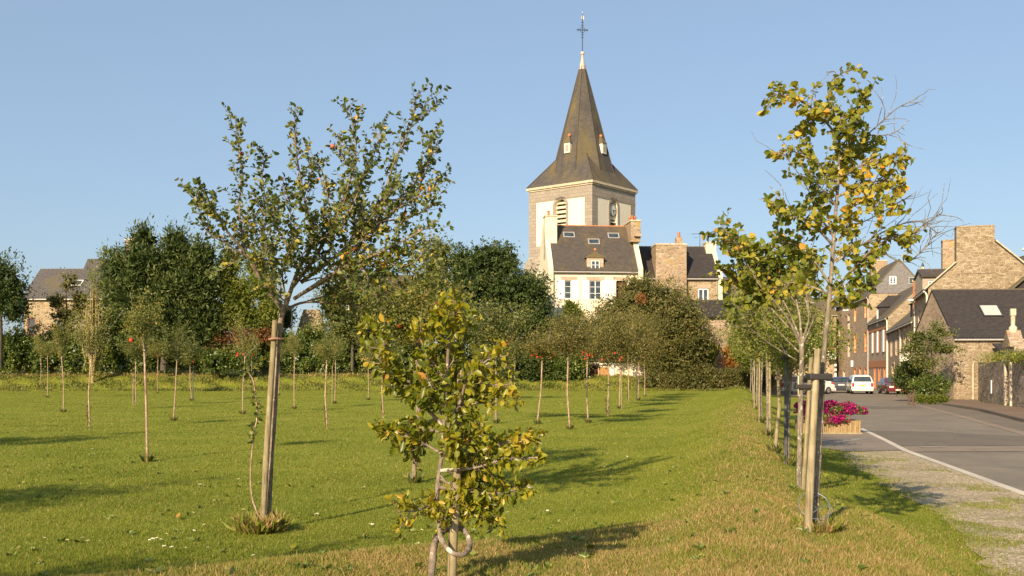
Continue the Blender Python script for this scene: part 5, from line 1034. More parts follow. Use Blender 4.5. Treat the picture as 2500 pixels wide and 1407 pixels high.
def orchard(px, py, ftop, pxt, var, label, sc=1.0, scz=1.0, apples=0, apm=None, stake=None, sprout=False, bark='bark_young', grp='young fruit trees on the mown lawn', tr=.028, cat='fruit tree', name='fruit_tree'):
    rnd = random.Random(px * 7 + py); b = G(px, py); d = b.y; t = thing(name, label, cat, b, group=grp)
    top = P(pxt, ftop, d) - b; mid = top * .5 + Vector((rnd.uniform(-.06, .06), rnd.uniform(-.05, .05), 0))
    mb = MB(); tr *= .88 if px > 1000 else .75
    mb.tube([(0, 0, -.05), (rnd.uniform(-.01, .01), 0, top.z * .05), mid, top, top + Vector((0, 0, .05))], [tr * 1.25, tr * 1.1, tr, tr * .9, tr * .7], 8); mb.build('trunk', bark, t)
    if px < 1000: sc *= .76; scz *= 1.08
    elif 1300 < px < 1500: sc *= .9
    ra, ti1, ti2, sx_, sy_, sz_ = rnd.uniform(0, 6.28), rnd.gauss(0, .13), rnd.gauss(0, .13), rnd.uniform(.72, 1.12), rnd.uniform(.8, 1.1), rnd.uniform(.85, 1.25)
    for k, nm in ((0, 'leaves'), (1, 'branches')):
        o = bpy.data.objects.new(nm, CROWN[var][k]); COL.objects.link(o); o.parent = t; o.location = top; o.rotation_euler = (ti1, ti2, ra); o.scale = (sc * 1.25 * sx_, sc * 1.25 * sy_, sc * scz * 1.2 * sz_)
    for k in range(int(apples * 1.6)):
        o = bpy.data.objects.new('apple', apm or APM); COL.objects.link(o); o.parent = t; a = rnd.uniform(0, 6.28); r = rnd.uniform(.2, .6) * sc; o.scale = (rnd.uniform(.6, 1.05),) * 3; o.location = top + Vector((r * math.cos(a), -abs(r * math.sin(a)) * .8, rnd.uniform(-.02, .34) * sc))
    if stake:
        q = G(px + stake[0], py + stake[1]) if False else b + Vector((stake[0] * d / F, -.06, 0)); s = thing('tree_stake', stake[2], 'stake', q, group='stakes beside the young fruit trees')
        hgt = stake[1]; mb = MB(); mb.tube([(0, 0, -.1), (stake[0] * -.2 * d / F, 0, hgt)], [.027, .024], 8); mb.build('post', stake[3] if len(stake) > 3 else 'stake', s)
        mb = MB(); mb.box(-.05, .05, -.05, .09, hgt - .18, hgt - .14); mb.build('tie', 'rubber_dk', s)
    if sprout:
        n = 70 if sprout is True else sprout; q_ = RNG.integers(0, 3, n); u_ = RNG.uniform(.05, 1, n); z = u_ * .7; pos = np.stack([-.05 * np.minimum(u_ * 2.8, 1) + (-.04 + .03 * q_) * np.clip(u_ * 1.5 - .5, 0, 1) + RNG.normal(0, .012, n), (.03 * q_ - .03) * u_ + RNG.normal(0, .012, n), z], 1); mbs = MB(); [mbs.tube([(0, 0, 0), (-.05, 0, .25), (-.09 + .03 * q, .03 * q - .03, .7)], .004, 4) for q in range(3)]; mbs.build('sprout_stems', 'bark_dark', t); leaves_obj('sprouts', pos, RNG.normal(size=(n, 3)), .055, 'lf_orch', t, 'card')
    else:
        n = 90; a = RNG.uniform(0, 6.28, n); pos = np.stack([.07 * np.cos(a), .07 * np.sin(a), np.zeros(n)], 1); leaves_obj('grass_tuft', pos, np.stack([np.cos(a) * .5, np.sin(a) * .5, np.ones(n)], 1), RNG.uniform(.08, .2, n), 'lf_mid', t, 'blade')
    return t
OT = [
 (98, 952, 866, 100, 0, 'leftmost young fruit tree on the lawn, with the thinnest pale stem', .95, 1, 0, None, None, False),
 (116, 971, 868, 116, 1, 'young fruit tree second from the left, overlapping the leftmost one', 1.0, 1, 0, None, None, False),
 (155, 1007, 868, 150, 2, 'young fruit tree with a straight stem, third from the left', .95, 1, 0, None, None, False),
 (219, 1048, 868, 223, 4, 'young fruit tree with green sprouts up its lower stem, fourth from the left', .8, 1.0, 0, None, None, 110),
 (331, 990, 872, 331, 3, 'staked young fruit tree just left of the pink-stemmed tree', 1.0, 1, 0, None, (-5, 1.5, 'stake of the tree just left of the pink-stemmed tree'), 40),
 (359, 1128, 848, 352, 0, 'nearest small fruit tree on the left lawn, with a slender pinkish stem', .72, .95, 1, None, None, False),
 (384, 960, 870, 386, 1, 'distant young fruit tree right behind the pink-stemmed tree', 1.0, 1, 2, None, None, False),
 (424, 1028, 878, 432, 5, 'young fruit tree with a stem leaning right, in front of the dark conifer', .75, 1, 0, None, None, False),
 (468, 979, 886, 464, 3, 'dense green fruit tree with a dark double stem below the dark conifer', 1.15, 1.05, 1, None, (4, 1.6, 'dark stake of the dense green fruit tree', 'stake_dark'), False),
 (592, 1012, 872, 598, 4, 'young fruit tree leaning right, first one left of the big apple tree stake', .8, 1, 3, APM, None, False),
 (612, 950, 870, 614, 1, 'distant fruit tree with red apples behind the sucker shoot', 1.1, 1, 6, APM, None, False),
 (680, 966, 874, 681, 2, 'distant fruit tree half hidden behind the thick pale stake', .95, 1, 0, None, None, False),
 (718, 999, 874, 719, 0, 'slim fruit tree, first one right of the thick pale stake', .72, .95, 0, None, None, False),
 (799, 1050, 878, 798, 1, 'fruit tree with reddish sprouts round its foot, centre left of the lawn', .62, .9, 0, None, None, 90),
 (817, 986, 872, 819, 3, 'fruit tree with a double stem just right of the red-sprouted one', 1.1, 1, 0, None, (-6, 1.9, 'stake left of the double-stemmed fruit tree'), False),
 (899, 977, 885, 898, 4, 'fruit tree with small yellow fruit, left of the beech foliage', .95, 1, 12, APY, None, False),
 (936, 1021, 885, 936, 2, 'fruit tree with small leaves at its foot, just left of the beech', .7, .9, 0, None, None, 60),
 (966, 972, 880, 967, 5, 'distant fruit tree mostly hidden behind the left side of the beech', .9, 1, 4, APY, None, False),
 (1173, 976, 880, 1175, 1, 'distant fruit tree right of the beech, beside a pale stake', .95, 1, 0, None, (-6, 1.9, 'pale stake right of the beech'), False),
 (1258, 976, 880, 1257, 3, 'distant fruit tree with a pale straight stem in front of the dark yews', .9, 1, 0, None, (-2, 1.9, 'pale stake in front of the dark yews'), False),
 (1312, 1036, 872, 1324, 0, 'fruit tree with red apples and a right-leaning stem, first of the central row', .85, .95, 8, APM, None, False),
 (1390, 1049, 866, 1387, 2, 'fruit tree with a straight reddish stem, second of the central row', .78, .95, 2, APM, None, False),
 (1436, 1033, 876, 1434, 1, 'fruit tree laden with red apples, third of the central row', .85, 1, 9, APM, None, False),
 (1483, 1016, 878, 1486, 4, 'fruit tree with a greenish sprouting stem, fourth of the row', 1.0, 1.05, 4, APM, (3, 1.3, 'stake of the fourth tree of the row', 'stake'), 60),
 (1512, 998, 876, 1516, 0, 'fruit tree with a double stem, fifth of the row', 1.1, 1.1, 0, None, (5, 1.9, 'slanting stake of the fifth tree of the row'), False),
 (1535, 984, 876, 1533, 2, 'fruit tree with a leafy clump at its foot, sixth of the row', 1.15, 1.15, 0, None, None, 160),
 (1558, 978, 878, 1560, 5, 'fruit tree with a doubled dark stem, seventh of the row', 1.25, 1.2, 0, None, (-5, 1.9, 'stake of the seventh tree of the row', 'stake_dark'), False),
 (1574, 969, 880, 1572, 3, 'rightmost and farthest fruit tree of the row', 1.25, 1.2, 0, None, None, False),
]
ROWV = [len(CROWN) + k for k in range(4)]; CROWN += [crown(40 + k, h_, w_, 5600, .06, 'lf_row') for k, (h_, w_) in enumerate(((1.7, 1.8), (1.5, 2.0), (1.9, 1.7), (1.6, 1.9)))]
OT = [q if q[0] < 1300 else (q[:4] + (ROWV[k % 4],) + q[5:]) for k, q in enumerate(OT)]
for q in OT: orchard(q[0], q[1], q[2], q[3], q[4], q[5], q[6], q[7], q[8], q[9], q[10], q[11])
# two larger trees behind the beech
CB = len(CROWN)
CROWN.append(crown(21, 2.1, 2.3, 7500, .07, 'lf_orch')); CROWN.append(crown(22, 1.5, 2.0, 4600, .075, 'lf_yel'))
CROWN.append(crown(23, 1.9, 2.2, 5600, .07, 'lf_mid')); CROWN.append(crown(24, 1.9, 2.3, 6500, .06, 'lf_orch'))
CROWN.append(crown(25, 1.9, 2.3, 6500, .06, 'lf_yel'))
orchard(1011, 1180, 835, 1018, CB, 'apple tree with mottled olive leaves directly behind the left half of the beech', .72, .85, 4, APM, tr=.045, bark='bark_apple')
orchard(1211, 1034, 845, 1208, CB + 2, 'dark green bushy fruit tree behind the right half of the beech', .82, 1.05, 3, APM, tr=.045, bark='bark_apple')
CROWN_ROW = None
# further trees on the right bank
for (px, py, ft, pxt, v, sc, scz, lab, stake, bark) in (
  (1924, 1135, 905, 1930, CB + 4, .55, .8, 'bare-topped young tree tied to a dark grey stake on the bank', (-9, 1.75, 'dark grey stake with a dark tie on the bank', 'stake_dark'), 'bark_grey'),
  (1892, 1106, 880, 1899, CB + 3, .75, .9, 'young tree with a straight tan stem and reddish foot on the bank', None, 'stake'),
  (1875, 1066, 875, 1873, CB + 3, .8, 1.0, 'young tree on the bank left of the tan-stemmed tree', (3, 1.7, 'stake of the young tree left of the tan-stemmed tree'), 'bark_grey'),
  (1858, 1032, 872, 1862, CB + 4, .85, 1.0, 'yellowish young tree in the middle of the bank row', (-6, 1.8, 'stake of the yellowish young tree'), 'bark_grey'),
  (1848, 1000, 872, 1850, CB + 3, .95, 1.0, 'young tree on the bank with a slanting pale stake', (-8, 1.9, 'slanting pale stake far along the bank'), 'bark_grey'),
  (1840, 984, 872, 1841, CB + 3, 1.0, 1.1, 'second farthest young tree of the bank row', None, 'bark_grey'),
  (1832, 960, 868, 1834, CB + 4, 1.2, 1.1, 'farthest yellow-green tree of the bank row', None, 'bark_grey')):
    orchard(px, py, ft, pxt, v, lab, sc, scz, 0, None, stake, False, bark, 'young trees planted along the right bank', .035, 'tree', 'young_tree')
# off-frame neighbours on the left whose shadows cross the lawn
for (x, y, v, sc, lab) in ((-9.3, 8.6, CB + 2, 1.1, 'broad fruit tree left of the frame, shading the lawn before the pink-stemmed tree'), (-6.6, 1.6, CB + 2, 1.3, 'broad fruit tree nearest the camera on the left, out of the frame'), (-14.0, 19.0, CB, 1.1, 'fruit tree left of the frame, level with the sprouting tree')):
    t = thing('fruit_tree', lab, 'fruit tree', gx(x, y), group='young fruit trees on the mown lawn'); mb = MB(); mb.tube([(0, 0, -.05), (.02, 0, 1.0), (0, 0, 2.1)], [.05, .045, .04], 8); mb.build('trunk', 'bark_apple', t)
    for k, nm in ((0, 'leaves'), (1, 'branches')):
        o = bpy.data.objects.new(nm, CROWN[v][k]); COL.objects.link(o); o.parent = t; o.location = (0, 0, 2.05); o.scale = (sc,) * 3

# ---------------------------------------------------------------- background trees, bushes and hedges
def blob_plant(name, label, cat, blobs, d, n, lsz, mat, shape='card', cr=.35, up=0.0, trunk=None, seed=1, squash=1.0, tone=(2, 2.2), core=.62, spikes=0, z0=None, group=None, gap=.0, dirout=.6, ncl=None, dj=0.0, tshift=0.0):
    rng = np.random.default_rng(seed + 100); pxc = sum(b[0] * b[2] for b in blobs) / sum(b[2] for b in blobs); base = P(pxc, 903, d); base.z = float(gz(base.x, base.y)) if z0 is None else z0
    t = thing(name, label, cat, base, group=group); k = d / F; pos = []; dr = []; ar = np.array([b[2] * b[3] for b in blobs], float); ar /= ar.sum()
    allc = []; pin = []; cor = False
    for (px, py, rx, ry), f in zip(blobs, ar):
        dd = d + rng.uniform(-dj, dj); c = np.array(P(px, py, dd) - base); R3 = np.array([rx * k, min(rx, 1.4 * ry) * k * squash, ry * k]); m = max(30, int(n * f)); nc = int((ncl or m / 34))
        dirs = unit(rng.normal(size=(nc, 3))); rr = rng.random(nc) ** .3 * 1.08; rr *= 1 + .20 * np.sin(dirs[:, 0] * 5 + seed + px) * np.cos(dirs[:, 2] * 6 + dirs[:, 1] * 3)
        cc = c + dirs * R3 * rr[:, None]; crr = cr * rng.uniform(.5, 1.7, nc); idx = rng.integers(0, nc, m)
        q = rng.normal(size=(m, 3)) * np.array([1, 1, .8]); p = cc[idx] + q * crr[idx][:, None] * .5
        pos.append(p); dr.append(unit(p - c) * dirout + rng.normal(size=(m, 3)) * .6 + np.array([0, 0, up])); allc.append((c, R3))
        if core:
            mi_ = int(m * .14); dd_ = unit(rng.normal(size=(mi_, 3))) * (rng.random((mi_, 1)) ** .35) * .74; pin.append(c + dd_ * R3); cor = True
    for s_ in range(spikes):
        c, R3 = allc[rng.integers(len(allc))]; a = rng.uniform(0, 6.28); r = math.sqrt(rng.random()) * .9; x, y = r * math.cos(a), r * math.sin(a); zt_ = math.sqrt(max(0, 1 - r * r)); st = c + R3 * np.array([x, y, zt_ * .85]); ln = rng.uniform(.4, 1.3) * .20 * (R3[2] + 2); lean = rng.normal(0, .15, 2) + np.array([x, y]) * .3
        m = int(26 * ln); tt = rng.random(m)[:, None]; ax = np.array([lean[0], lean[1], 1.0]); pos.append(st + ax * ln * tt + rng.normal(size=(m, 3)) * lsz * .8 * (1.1 - tt)); dr.append(rng.normal(size=(m, 3)) * .7 + ax)
    pos = np.concatenate(pos); dr = np.concatenate(dr); tn = rng.beta(*tone, len(pos)) + .16 * np.sin(pos[:, 0] * 1.3 + seed) * np.cos(pos[:, 2] * 1.7 + pos[:, 1]) + tshift
    lf = leaves_obj('leaves', pos, dr, rng.uniform(.6, 1.3, len(pos)) * lsz, mat, t, shape, tn, rng)
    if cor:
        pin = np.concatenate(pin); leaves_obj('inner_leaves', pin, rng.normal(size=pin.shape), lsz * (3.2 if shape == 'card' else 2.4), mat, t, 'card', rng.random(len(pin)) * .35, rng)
    if trunk:
        mb = MB()
        for (a, b, r) in trunk: pa, pb = P(a[0], a[1], d) - base, P(b[0], b[1], d) - base; mb.tube([pa, (pa + pb) / 2 + Vector((.05, 0, 0)), pb], [r, r * .85, r * .6], 7)
        mb.build('trunk', 'bark_dark', t)
    return t
BP = blob_plant
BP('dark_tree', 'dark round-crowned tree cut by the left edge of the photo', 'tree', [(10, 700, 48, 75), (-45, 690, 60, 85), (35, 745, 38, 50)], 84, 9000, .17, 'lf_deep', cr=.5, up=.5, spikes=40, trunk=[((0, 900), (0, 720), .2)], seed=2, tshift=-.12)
def hedge(name, label, x0, x1, top, bot, d, n, lsz, mat, seed, step=26, **kw):
    r = random.Random(seed); bl = []; x = x0
    while x < x1:
        h = (bot - top) / 2 * r.uniform(.9, 1.12); bl.append((x, bot - h + 4, step * r.uniform(1.0, 1.35), h)); x += step * r.uniform(.9, 1.2)
    return BP(name, label, 'hedge', bl, d, n, lsz, mat, seed=seed, squash=1.0, **kw)
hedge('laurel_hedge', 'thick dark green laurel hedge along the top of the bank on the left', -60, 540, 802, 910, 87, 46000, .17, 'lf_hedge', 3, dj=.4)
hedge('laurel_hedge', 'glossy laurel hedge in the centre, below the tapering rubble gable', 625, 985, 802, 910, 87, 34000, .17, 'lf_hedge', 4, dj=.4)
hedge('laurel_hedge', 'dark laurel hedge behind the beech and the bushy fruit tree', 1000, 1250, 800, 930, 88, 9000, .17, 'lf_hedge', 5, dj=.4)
BP('small_tree', 'small brownish tree in front of the far left farmhouse', 'tree', [(170, 690, 22, 22), (135, 735, 24, 20), (165, 770, 45, 22), (195, 735, 22, 30), (150, 820, 36, 40)], 88, 4200, .14, 'lf_brown', cr=.5, core=.4, trunk=[((165, 900), (160, 690), .08)], seed=6, tshift=.1)
pc = P(226, 903, 86.5); pc = P(226, 903, 83.6); pt_ = thing('bare_poplar', 'columnar poplar with bare yellowish upright stems at the left', 'tree', (pc.x, pc.y, float(gz(pc.x, pc.y)))); mb = MB(); rr_ = random.Random(4)
for k in range(58):
    a = rr_.uniform(0, 6.28); r = rr_.uniform(.1, .95); h = rr_.uniform(3.2, 8.6) * (1.1 - .3 * r); x, y = r * math.cos(a), r * math.sin(a); mb.tube([(x * .1, y * .1, rr_.uniform(.3, 2.2)), (x * .6, y * .6, h * .45), (x * .9, y * .9, h * .8), (x * .75 + rr_.uniform(-.1, .1), y * .75, h)], [.075, .06, .045, .02], 4)
mb.tube([(0, 0, -.2), (0, 0, 3)], [.15, .08], 7); mb.build('stems', 'twig_pale', pt_)
n = 1500; z = RNG.uniform(.5, 9.3, n); a = RNG.uniform(0, 6.28, n); r = RNG.uniform(.2, 1.0, n) * np.where(z > 8, .5, 1.0); leaves_obj('leaves', np.stack([r * np.cos(a), r * np.sin(a), z], 1), RNG.normal(size=(n, 3)) + [0, 0, .5], .13, 'lf_yel', pt_, 'card', RNG.beta(2, 2, n))
BP('poplar', 'slender pale green poplar beside the farmhouse chimney', 'tree', [(258, 640, 13, 40), (262, 700, 17, 55), (268, 780, 22, 60)], 87, 2600, .15, 'lf_yel', cr=.4, core=.0, up=.7, trunk=[((262, 900), (260, 640), .09)], seed=7, tshift=-.1)
BP('dark_conifer', 'large dark feathery conifer with two tips at the left', 'conifer', [(350, 600, 18, 40), (432, 604, 20, 40), (355, 650, 42, 50), (432, 655, 46, 50), (300, 680, 36, 60), (492, 632, 18, 40), (485, 690, 42, 60), (330, 730, 62, 56), (420, 730, 70, 60), (300, 790, 50, 50), (400, 800, 90, 56), (495, 780, 48, 60)], 85, 36000, .40, 'lf_dark', 'needle', cr=.9, up=.55, seed=8, spikes=110, core=.66, trunk=[((400, 905), (400, 700), .3)], dj=.7)
BP('yellow_green_tree', 'yellow-green broad tree with hanging leaves right of the dark conifer', 'tree', [(562, 640, 26, 34), (550, 690, 40, 52), (580, 730, 50, 60), (560, 775, 40, 40), (640, 690, 34, 56), (625, 650, 22, 34), (660, 750, 30, 46), (610, 780, 50, 30)], 86, 19000, .15, 'lf_yel', cr=.6, up=-.3, seed=9, spikes=46, core=.6, trunk=[((575, 905), (575, 700), .16)])
BP('rusty_bush', 'rusty brown bush under the yellow-green tree', 'bush', [(600, 830, 38, 30), (560, 840, 38, 30), (640, 822, 30, 24), (520, 850, 30, 28)], 85.3, 5200, .13, 'lf_red', seed=10, cr=.4, tshift=-.1)
BP('green_bush', 'mid green bush on the bank left of the big apple tree stake', 'bush', [(530, 880, 48, 34), (590, 878, 36, 32)], 84.4, 5000, .14, 'lf_hedge', seed=11, cr=.4)
BP('dark_bush', 'dark bush behind the top of the thick pale stake', 'bush', [(690, 775, 32, 36), (660, 780, 26, 50)], 89, 3500, .16, 'lf_dark', seed=12, cr=.5)
BP('mottled_tree', 'tall mottled green tree behind the lower branches of the big apple tree', 'tree', [(850, 700, 45, 55), (900, 740, 60, 60), (810, 740, 36, 50), (860, 790, 70, 50)], 86, 12000, .16, 'lf_mid', seed=13, cr=.5, spikes=20, core=.74, trunk=[((860, 905), (860, 720), .14)], tshift=.05)
BP('tangled_tree', 'light green tree between the big apple tree and the dark broad tree', 'tree', [(1060, 680, 40, 75), (1030, 740, 50, 70), (985, 770, 45, 60), (1080, 620, 22, 30)], 84.5, 10000, .16, 'lf_orch', seed=14, cr=.5, spikes=24, core=.7, trunk=[((1040, 905), (1040, 720), .14)], tshift=-.15)
BP('broad_dark_tree', 'broad dark green tree left of the white house', 'tree', [(1125, 650, 34, 42), (1185, 640, 46, 46), (1235, 650, 34, 44), (1150, 710, 62, 60), (1240, 710, 70, 55), (1300, 720, 45, 50), (1200, 790, 110, 55), (1310, 800, 42, 70)], 84, 30000, .18, 'lf_deep', seed=15, cr=.5, up=.4, spikes=70, core=.8, trunk=[((1200, 905), (1200, 720), .25)], tshift=-.05)
BP('dark_yew', 'dark upright yew on the bank, left one of the pair', 'yew', [(1262, 880, 24, 62), (1240, 900, 22, 50)], 84.3, 5200, .26, 'lf_dark', 'needle', seed=16, cr=.3, up=1.0)
BP('dark_yew', 'dark upright yew on the bank, right one of the pair beside the laurel', 'yew', [(1305, 892, 26, 56)], 84.2, 4200, .26, 'lf_dark', 'needle', seed=17, cr=.3, up=1.0)
BP('laurel_bush', 'rounded glossy laurel left of the garden shed', 'bush', [(1372, 890, 44, 48), (1408, 885, 26, 42), (1345, 910, 26, 34)], 84.5, 8000, .16, 'lf_hedge', seed=18, cr=.4)
for k, (px, py, r_) in enumerate(((1278, 955, 18), (1340, 952, 20), (1240, 952, 14))):
    BP('fern_clump', ('bright green fern clump below the left yew', 'bright green fern clump below the laurel bush', 'small green fern clump left of the yews')[k], 'plant', [(px, py, r_, 9)], 82.4, 900, .30, 'lf_yel', 'needle', seed=19 + k, cr=.3, up=.5, core=0, tshift=-.3)
BP('ivy_bush', 'bright green pointed bush against the lower wall of the white house', 'bush', [(1396, 762, 22, 30), (1405, 800, 36, 34), (1380, 810, 30, 26)], 84.3, 5000, .15, 'lf_yel', seed=22, cr=.35, tshift=-.3)
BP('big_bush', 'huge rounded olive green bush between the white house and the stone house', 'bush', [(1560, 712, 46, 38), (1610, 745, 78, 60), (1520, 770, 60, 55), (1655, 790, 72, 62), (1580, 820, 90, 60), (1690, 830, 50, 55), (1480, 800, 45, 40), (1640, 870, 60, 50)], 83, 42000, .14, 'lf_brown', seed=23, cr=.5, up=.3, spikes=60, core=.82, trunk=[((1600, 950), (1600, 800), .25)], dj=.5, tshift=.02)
BP('red_shoots', 'small patch of red leaves high in the huge olive bush', 'plant', [(1566, 728, 8, 11)], 80.6, 300, .11, 'lf_red', seed=24, cr=.25, core=0, tshift=.35, z0=7.0)
hedge('low_hedge', 'clipped low brownish hedge along the far end of the lawn, right of the big bush', 1590, 1880, 893, 950, 82.5, 20000, .11, 'lf_brown', 25, step=20, tshift=.0)
BP('tall_grass', 'clump of tall yellowish grass behind the low hedge', 'grass', [(1722, 872, 22, 24), (1700, 885, 16, 18)], 85, 1500, .6, 'lf_yel', 'needle', seed=26, cr=.4, up=2.5, core=0)
BP('orange_shrub', 'orange autumn shrub in front of the rubble garden wall', 'shrub', [(1782, 858, 15, 16), (1790, 880, 22, 16)], 85.5, 1500, .13, 'lf_orange', seed=27, cr=.35, core=.6)
BP('roadside_tree', 'yellow-green tree behind the far end of the bank row', 'tree', [(1835, 800, 42, 40), (1870, 830, 50, 42), (1815, 850, 34, 34), (1860, 880, 60, 30)], 78, 11000, .13, 'lf_yel', seed=28, cr=.45, spikes=20, core=.65, tshift=-.12, trunk=[((1850, 955), (1850, 830), .1)])
BP('roadside_bush', 'olive bush behind the multi-stemmed tree', 'bush', [(1925, 840, 40, 46), (1900, 880, 40, 34), (1890, 780, 34, 34)], 80, 7000, .13, 'lf_orch', seed=29, cr=.45, core=.7, tshift=-.1)
BP('street_tree', 'small layered tree standing in front of the gable house, right of the parked cars', 'tree', [(2240, 822, 30, 12), (2300, 812, 26, 8), (2265, 845, 55, 14), (2230, 862, 30, 10), (2320, 850, 28, 10), (2262, 885, 38, 14), (2290, 800, 20, 8)], 61, 5200, .12, 'lf_mid', seed=30, cr=.3, core=0, spikes=10, trunk=[((2278, 968), (2272, 830), .06)], tshift=-.05)
BP('dark_shrub', 'dense dark green shrub right of the dark red car', 'shrub', [(2212, 922, 30, 36), (2232, 900, 30, 22)], 63, 6000, .10, 'lf_dark', 'card', seed=31, cr=.3)
BP('leafy_shrub', 'lower green shrub at the foot of the small layered tree', 'shrub', [(2262, 942, 32, 26), (2292, 938, 24, 22)], 61.5, 4500, .10, 'lf_hedge', seed=32, cr=.3)
BP('low_shrub', 'trimmed low green strip of ground cover beside the pavement', 'ground cover', [(2250, 974, 16, 6), (2275, 975, 16, 6), (2300, 974, 14, 6)], 57.5, 3000, .07, 'lf_yel', seed=33, cr=.15, tshift=-.3)
def wallplant(s_, n, label, mat='lf_yel'):
    p = gs + gdir * s_ + Vector((.25, 0, 2.3)); t = thing('wall_plant', label, 'plant', p); pos = RNG.normal(size=(n, 3)) * [.5, .9, .16]; leaves_obj('leaves', pos, RNG.normal(size=(n, 3)) + [0, 0, .8], RNG.uniform(.08, .22, n), mat, t, 'needle', RNG.beta(2, 2, n))
wallplant(6.8, 700, 'bushy yellow-green plant on the wall left of the pediment'); wallplant(14.0, 1300, 'grassy growth on top of the wall right of the pediment', 'lf_orch'); wallplant(16.0, 1200, 'grassy growth on the wall near the right edge of the photo', 'lf_yel')

# ---------------------------------------------------------------- flower planter, posts, signs, lamp
pl = thing('flower_planter', 'wooden slatted planter at the road edge', 'planter', (9.12, 29.6, rz_(9.3, 29.6)), R(-3))
mb = MB()
for k in range(26): x = -.82 + k * .0642; mb.box(x, x + .056, -.36, -.335, .03, .40)
for k in range(11): y = -.33 + k * .062; mb.box(.83, .855, y, y + .055, .03, .40); mb.box(-.86, -.835, y, y + .055, .03, .40)
mb.box(-.83, .83, -.33, .34, .02, .33); mb.box(-.84, .84, .342, .362, .03, .40); mb.build('box', 'planter', pl)
mb = MB(); mb.box(-.88, .88, -.40, -.362, .0, .06); mb.build('base_rail', 'stake_new', pl)
fl_ = thing('petunias', 'mass of magenta petunias spilling over the slatted planter', 'flowers', (9.12, 29.6, rz_(9.3, 29.6) + .42), R(-3)); pos = []
for (cx_, cy_, cz_, r_) in ((-.62, -.1, .22, .34), (-.3, -.1, .2, .36), (.0, -.1, .2, .36), (.3, -.1, .20, .36), (.6, -.1, .22, .36), (.85, -.05, .20, .28), (-.6, -.3, -.02, .26), (-.3, -.32, -.06, .26), (.02, -.32, -.08, .25), (.3, -.33, -.02, .24), (.1, 0, .36, .26), (-.3, 0, .40, .26), (.55, 0, .34, .24), (-.7, 0, .36, .24)):
    d_ = unit(RNG.normal(size=(420, 3))); d_[:, 2] = np.abs(d_[:, 2]) * 1.0 - .2; pos.append(np.array([cx_, cy_, cz_]) + d_ * r_ * RNG.uniform(.7, 1.08, (420, 1)) * [1, .8, .8])
pos = np.concatenate(pos); gsel = (np.sin(pos[:, 0] * 9) * np.cos(pos[:, 2] * 11) + RNG.normal(0, .5, len(pos))) > -.25
nrm = RNG.normal(size=(len(pos), 3)) * .5 + [0, -.4, .5]
leaves_obj('petals', pos[gsel], nrm[gsel], .058, 'petal', fl_, 'round', RNG.beta(2.2, 1.6, gsel.sum())); leaves_obj('leaves', np.concatenate([pos[~gsel], pos[::2] * .93]), RNG.normal(size=((~gsel).sum() + len(pos[::2]), 3)), .06, 'lf_hedge', fl_, 'card')
for k, (px, py) in enumerate(((2219, 981), (2229, 985))):
    q = P(px, 903, 56.0 - k * 1.2); q.z = rz_(q.x, q.y); b = thing('bollard', ('brown wooden bollard, left one of the pair by the low green strip', 'brown wooden bollard, right one of the pair by the low green strip')[k], 'bollard', q); mb = MB(); mb.tube([(0, 0, -.05), (0, 0, .62)], [.06, .055], 9); mb.build('post', 'rust_post', b); mb = MB(); mb.ball((0, 0, .62), .06, 9, sz=.5); mb.build('cap', 'rust_post', b)
def signboard(name, label, c, n, w_, h_, mat, cat='sign', border=None):
    """flat board centred at c facing n"""
    n = Vector(n).normalized(); t = thing(name, label, cat, c, math.atan2(n.y, n.x) + R(90)); mb = MB(); mb.box(-w_ / 2, w_ / 2, -.04, .04, -h_ / 2, h_ / 2)
    mb.build('board', border or mat, t, .01)
    if border: m2 = MB(); m2.box(-w_ / 2 + w_ * .13, w_ / 2 - w_ * .13, -.055, -.0401, -h_ / 2 + h_ * .13, h_ / 2 - h_ * .13); m2.build('panel', mat, t)
    return t
sg_ = signboard('hanging_sign', 'green sign with pale lettering in a white frame on the beige cottage', P(2031, 867.5, 139.6), (-.05, -1, 0), 1.12, 1.12, 'green_sign', border='offwhite')
mb = MB(); rr_ = random.Random(2)
for (zr_, hh, ww) in ((.26, .07, .22), (.12, .15, .62), (-.08, .15, .68), (-.26, .09, .72)):
    x = -ww / 2
    while x < ww / 2: b_ = rr_.uniform(.03, .07); mb.box(x, x + b_ * .55, -.063, -.0555, zr_ - hh / 2, zr_ + hh / 2 * rr_.choice((.5, 1, .6))); mb.box(x + b_ * .551, x + b_, -.062, -.0555, zr_ - hh / 2, zr_ - hh / 5); x += b_ + .025
mb.build('lettering', 'offwhite', sg_)
mb = MB(); mb.box(.55, .62, 0, .9, .48, .52); mb.build('bracket', 'metal_dk', sg_)
ws = signboard('shop_sign', 'white projecting sign on the granite-trimmed house', Vector((P(2212, 873, 84).x, 84, P(2212, 873, 84).z)), (-.1, -1, 0), .72, .66, 'white'); mb = MB(); mb.box(-.3, -.27, -.05, -.0401, -.05, .25); mb.box(-.268, -.1, -.05, -.0401, .22, .25); mb.build('mark', 'metal_dk', ws); mb = MB(); mb.box(.33, .9, -.02, .02, .2, .24); mb.build('bracket', 'metal_dk', ws)
ys_ = signboard('yellow_sign', 'bright yellow projecting sign seen through the small layered tree', P(2308, 833, 67), (-.05, -1, 0), 1.05, .42, 'yellow'); mb = MB(); mb.box(.3, .35, 0, .8, -.1, -.05); mb.build('bracket', 'metal_dk', ys_)
py_ = P(1982, 903, 46); py_.z = rz_(py_.x, py_.y); pyo = thing('pale_yellow_board', 'pale yellow tilted board on a post behind the right bank stakes', 'sign', py_, R(0))
